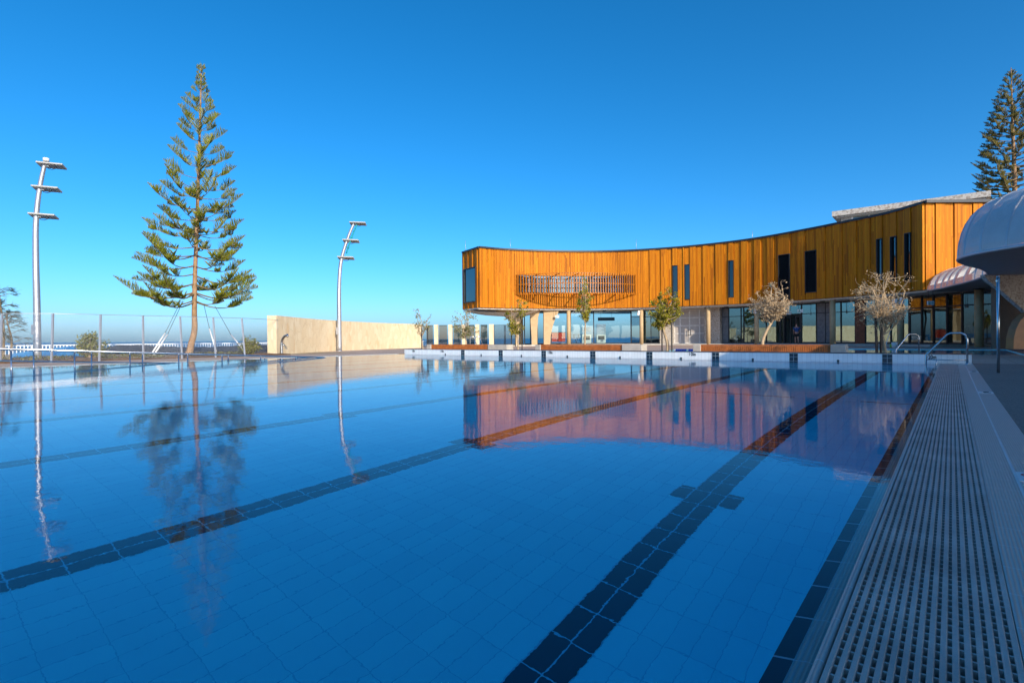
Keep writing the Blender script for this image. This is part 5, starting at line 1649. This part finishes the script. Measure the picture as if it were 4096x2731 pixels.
def small_tree(base, H, W, trunk, seed, label, bark, leafm, nleaf, lsize, depth=5, fork=5, spread=.35, r0=.05, group='young trees beyond the end wall', twig=.006, sides=3, lean=(0, 0), droop=0, twigs=4):
    """trunk: list of offsets from the base up to the first fork"""
    rnd = random.Random(seed)
    t = thing('young_tree', label, 'tree', base, 0, group)
    B = Vector(base)
    w, l_ = MB(), MB()
    tips = []
    T = spline([B + Vector(q) for q in trunk], 5)
    tm = MB(); tm.tube(T, [r0 * (1.15 - .5 * i / (len(T) - 1)) for i in range(len(T))], 10); tm.build('trunk', bark, t)
    zf = trunk[-1][2]
    cen = B + Vector((lean[0], lean[1], (zf + H) / 2))
    hz_ = (H - zf) / 2
    low = zf * (1 - droop)
    cz = (low + H) / 2; rz_ = (H - low) / 2
    def inside(k0, k1):
        while True:
            v = Vector((rnd.uniform(-1, 1), rnd.uniform(-1, 1), rnd.uniform(-1, 1)))
            if k0 < v.length < k1: break
        taper = 1.0 - .28 * v.z
        return B + Vector((lean[0] + v.x * W / 2 * taper, lean[1] + v.y * W / 2 * taper, cz + v.z * rz_))
    def limb(p, q, r0_, r1_, n=5, up=.12, wob=.06):
        L = (q - p).length
        P = []
        off = Vector((rnd.gauss(0, wob), rnd.gauss(0, wob), 0)) * L
        for i in range(n + 1):
            f = i / n
            P.append(p.lerp(q, f) + off * math.sin(math.pi * f) + Vector((rnd.gauss(0, .02) * L, rnd.gauss(0, .02) * L, -up * L * math.sin(math.pi * f) * .6)))
        P[0] = p
        w.tube(P, [r0_ + (r1_ - r0_) * i / n for i in range(n + 1)], 5 if r0_ > .012 else sides, cap=False)
        return P
    nm = depth + 3
    for i in range(nm):
        q = inside(.45, .72)
        st = T[-1] if rnd.random() < .6 else T[-1].lerp(T[-3], rnd.random())
        P = limb(st, q, r0 * .55, max(twig, r0 * .25), 6, .15 if q.z > st.z + .2 else -.1)
        for j in range(fork):
            a_ = P[rnd.randrange(2, 7)]
            for _ in range(12):
                q2 = inside(.5, 1.0)
                if (q2 - a_).length < spread * W: break
            P2 = limb(a_, q2, max(twig, r0 * .26), max(twig * .8, r0 * .12), 4, .05, .1)
            tips.append(P2)
            for k in range(twigs):
                b0 = P2[rnd.randrange(1, 5)]
                dv = ((b0 - (B + Vector((0, 0, cz)))).normalized() * .6 + Vector((rnd.gauss(0, .6), rnd.gauss(0, .6), rnd.gauss(.35, .5)))).normalized()
                P3 = limb(b0, b0 + dv * W * rnd.uniform(.07, .16), twig, twig * .5, 3, 0, .12)
                tips.append(P3)
    w.build('branches', bark, t)
    for _ in range(nleaf):
        P = rnd.choice(tips)
        a = rnd.randrange(1, len(P) - 1)
        leaf(l_, P[a].lerp(P[a + 1], rnd.random()) + Vector((rnd.gauss(0, .05), rnd.gauss(0, .05), rnd.gauss(0, .05))), rnd, lsize)
    l_.build('crown', leafm, t)
    return t
def tree_at(px, b_, ytop, wpx, **k):
    g = atb(px, b_)
    H = at(px, ytop, g.y).z
    return g, H, wpx / FPX * g.y
g, H, W = tree_at(1692, 25.6, 1200, 85)
small_tree((g.x, g.y, 0), H, W, [(0, 0, 0), (-.05, 0, .5), (-.12, 0, 1.05)], 3, 'thin sparse young tree between two stakes at the right end of the limestone wall', TW, LEAFG, 420, .10, depth=3, r0=.05, lean=(-.05, 0), twig=.008)
g, H, W = tree_at(1863, 27.5, 1215, 120)
small_tree((g.x, g.y, 0), H, W, [(0, 0, 0), (.03, 0, .5), (-.02, 0, .9)], 4, 'small leafy tree behind the far bench, under the building corner', TW, LEAFG, 1100, .11, depth=5, r0=.06, droop=.1, twig=.008)
g, H, W = tree_at(2072, 25.6, 1157, 92)
small_tree((g.x, g.y, 0), H, W, [(0, 0, 0), (0, 0, .5), (-.05, 0, .95)], 9, 'yellowish leafy young tree between two stakes, left of the middle bench', TW, LEAFY, 1500, .12, depth=4, r0=.055, lean=(-.05, 0), twig=.008)
g, H, W = tree_at(2338, 28.2, 1100, 66)
small_tree((g.x, g.y, 0), H, W, [(0, 0, 0), (.03, 0, .9), (.06, 0, 1.7)], 12, 'slender young tree behind the middle bench, in front of the curved screen', TW, LEAFY, 1700, .13, depth=4, r0=.06, lean=(.08, 0), twig=.008)
g, H, W = tree_at(2669, 25.6, 1135, 135)
small_tree((g.x, g.y, 0), H, W, [(0, 0, 0), (.0, 0, .5), (-.14, 0, 1.0), (-.2, 0, 1.3)], 15, 'bushy yellow green tree with a bent trunk beside the grey double door', TW, LEAFY, 3200, .125, depth=6, r0=.075, lean=(-.05, 0), twig=.008, droop=.12)
g, H, W = tree_at(3052, 28.2, 1115, 172)
small_tree((g.x, g.y, 0), H, W, [(0, 0, 0), (-.02, 0, .55), (.2, 0, 1.1), (.45, 0, 1.5)], 27, 'bleached almost leafless tree leaning right behind the longest bench', BLW, BLL, 2800, .10, depth=8, fork=9, r0=.08, twig=.0075, lean=(.5, 0), droop=-.1, twigs=5)
g, H, W = tree_at(3543, 22.2, 1080, 250)
small_tree((g.x, g.y, 0), H, W, [(0, 0, 0), (-.05, 0, .45), (-.1, 0, .8)], 33, 'bleached almost leafless round tree in front of the right glass doors', BLW, BLL, 2400, .062, depth=8, fork=9, r0=.055, twig=.005, droop=-.6, twigs=6)
stake(1687, 25.5, 1.68, 'black stake left of the thin sparse tree by the limestone wall'); stake(1711, 25.5, 1.60, 'black stake right of the thin sparse tree by the limestone wall')
stake(2046, 25.5, 1.75, 'black stake left of the yellowish tree, in front of the flared leg'); stake(2088, 25.5, 1.5, 'black stake right of the yellowish tree, near the middle bench')
stake(2648, 25.5, 1.68, 'black stake left of the bushy bent tree, close to the columns'); stake(2687, 25.5, 1.68, 'black stake right of the bushy bent tree, before the grey door')
stake(3508, 22.0, 1.55, 'thick black stake left of the leafless round tree trunk', -.05); stake(3524, 22.0, 1.45, 'thick black stake touching the leafless round tree trunk', .02)
# shrubs by the fence
def shrub(px, py, y, w_, h_, n, label, seed, mt):
    rnd = random.Random(seed)
    g = at(px, py, y); B = Vector((g.x, g.y, .05))
    t = thing('shrub', label, 'shrub', B, 0, 'shrubs behind the fence')
    s_, l_ = MB(), MB()
    for i in range(26):
        az = rnd.uniform(0, 2 * math.pi); r_ = rnd.uniform(.2, 1) * w_ / 2; hz_ = h_ * rnd.uniform(.45, 1.05) * (1.1 - .5 * (r_ / (w_ / 2)) ** 2)
        e = B + Vector((math.cos(az) * r_, math.sin(az) * r_, hz_))
        P = [B, B.lerp(e, .5) + Vector((rnd.gauss(0, .05), 0, -.05)), e]
        s_.tube(P, [.02, .013, .006], 4, cap=False)
        for _ in range(n // 26):
            f = rnd.uniform(.45, 1.03)
            q_ = P[1].lerp(P[2], (f - .45) / .55)
            leaf(l_, q_ + Vector((rnd.gauss(0, .09), rnd.gauss(0, .09), rnd.gauss(0, .07))), rnd, .13)
    s_.build('stems', TW, t); l_.build('foliage', mt, t)
SHL = leaf_mat('shrub_leaves', [(0.10, 0.12, 0.02), (0.20, 0.21, 0.04), (0.33, 0.31, 0.09)], 0.4, 0.2)
shrub(368, 1424, 24.3, 1.25, 1.12, 1500, 'round yellow green shrub behind the fence below the balustrade', 2, SHL)
shrub(1000, 1412, 29.0, 1.15, .95, 1200, 'yellow green shrub beside the end of the limestone wall', 6, SHL)
# low plants in the bed
rnd = random.Random(8)
m = MB()
for i in range(900):
    a, b_ = rnd.uniform(-31.5, -28.3), rnd.uniform(-8, 14.3)
    if noise_ok := (math.sin(b_ * 1.7) + math.sin(a * 2.3 + b_ * .6) > .1):
        P = pw(a, b_, .08)
        for _ in range(7): leaf(m, P + Vector((rnd.gauss(0, .10), rnd.gauss(0, .10), rnd.uniform(0, .16))), rnd, .10)
tag(m.build('ground_cover_plants', leaf_mat('ground_cover_leaves', [(0.08, 0.10, 0.02), (0.16, 0.16, 0.04), (0.26, 0.2, 0.07)], 0.6, 0.2)), 'low patchy green plants in the mulch bed along the fence', 'plants', None, 'stuff')
# wispy tree at the left edge
rnd = random.Random(14)
g = at(12, 1424, 24.6)
cs = thing('casuarina', 'wispy feathery tree cut off at the left edge behind the fence', 'tree', (g.x, g.y, 0))
w, l_ = MB(), MB()
for dx_, hh in ((0, 3.5), (.32, 2.3)):
    T = spline([(g.x + dx_, g.y, 0), (g.x + dx_ * 1.1 + .05, g.y, hh * .4), (g.x + dx_ - .1, g.y, hh * .75), (g.x + dx_ - .12, g.y, hh)], 6)
    tm = MB(); tm.tube(T, [.05 * (1.1 - .9 * i / (len(T) - 1)) for i in range(len(T))], 8); tm.build('trunk', PINE_W, cs)
    for i in range(34):
        f = rnd.uniform(.15, .98); q_ = T[int(f * (len(T) - 1))]
        az = rnd.uniform(0, 2 * math.pi); L = (1.0 - .6 * f) * rnd.uniform(.6, 1.1)
        e = q_ + Vector((math.cos(az) * L, math.sin(az) * L, L * rnd.uniform(.1, .5)))
        P = [q_, q_.lerp(e, .6) + Vector((0, 0, .08)), e]
        w.tube(P, [.012, .009, .004], 4, cap=False)
        for _ in range(26):
            a = P[1].lerp(P[2], rnd.random()) if rnd.random() < .75 else P[0].lerp(P[1], rnd.random())
            d = Vector((math.cos(az) * .8 + rnd.gauss(0, .35), math.sin(az) * .8 + rnd.gauss(0, .35), rnd.uniform(-.7, .35)))
            spike(l_, a, d, rnd.uniform(.12, .3), .006)
w.build('branches', PINE_W, cs)
l_.build('crown', leaf_mat('casuarina_needles', [(0.05, 0.07, 0.03), (0.10, 0.11, 0.05), (0.18, 0.15, 0.08)], 0.6, 0.2), cs)
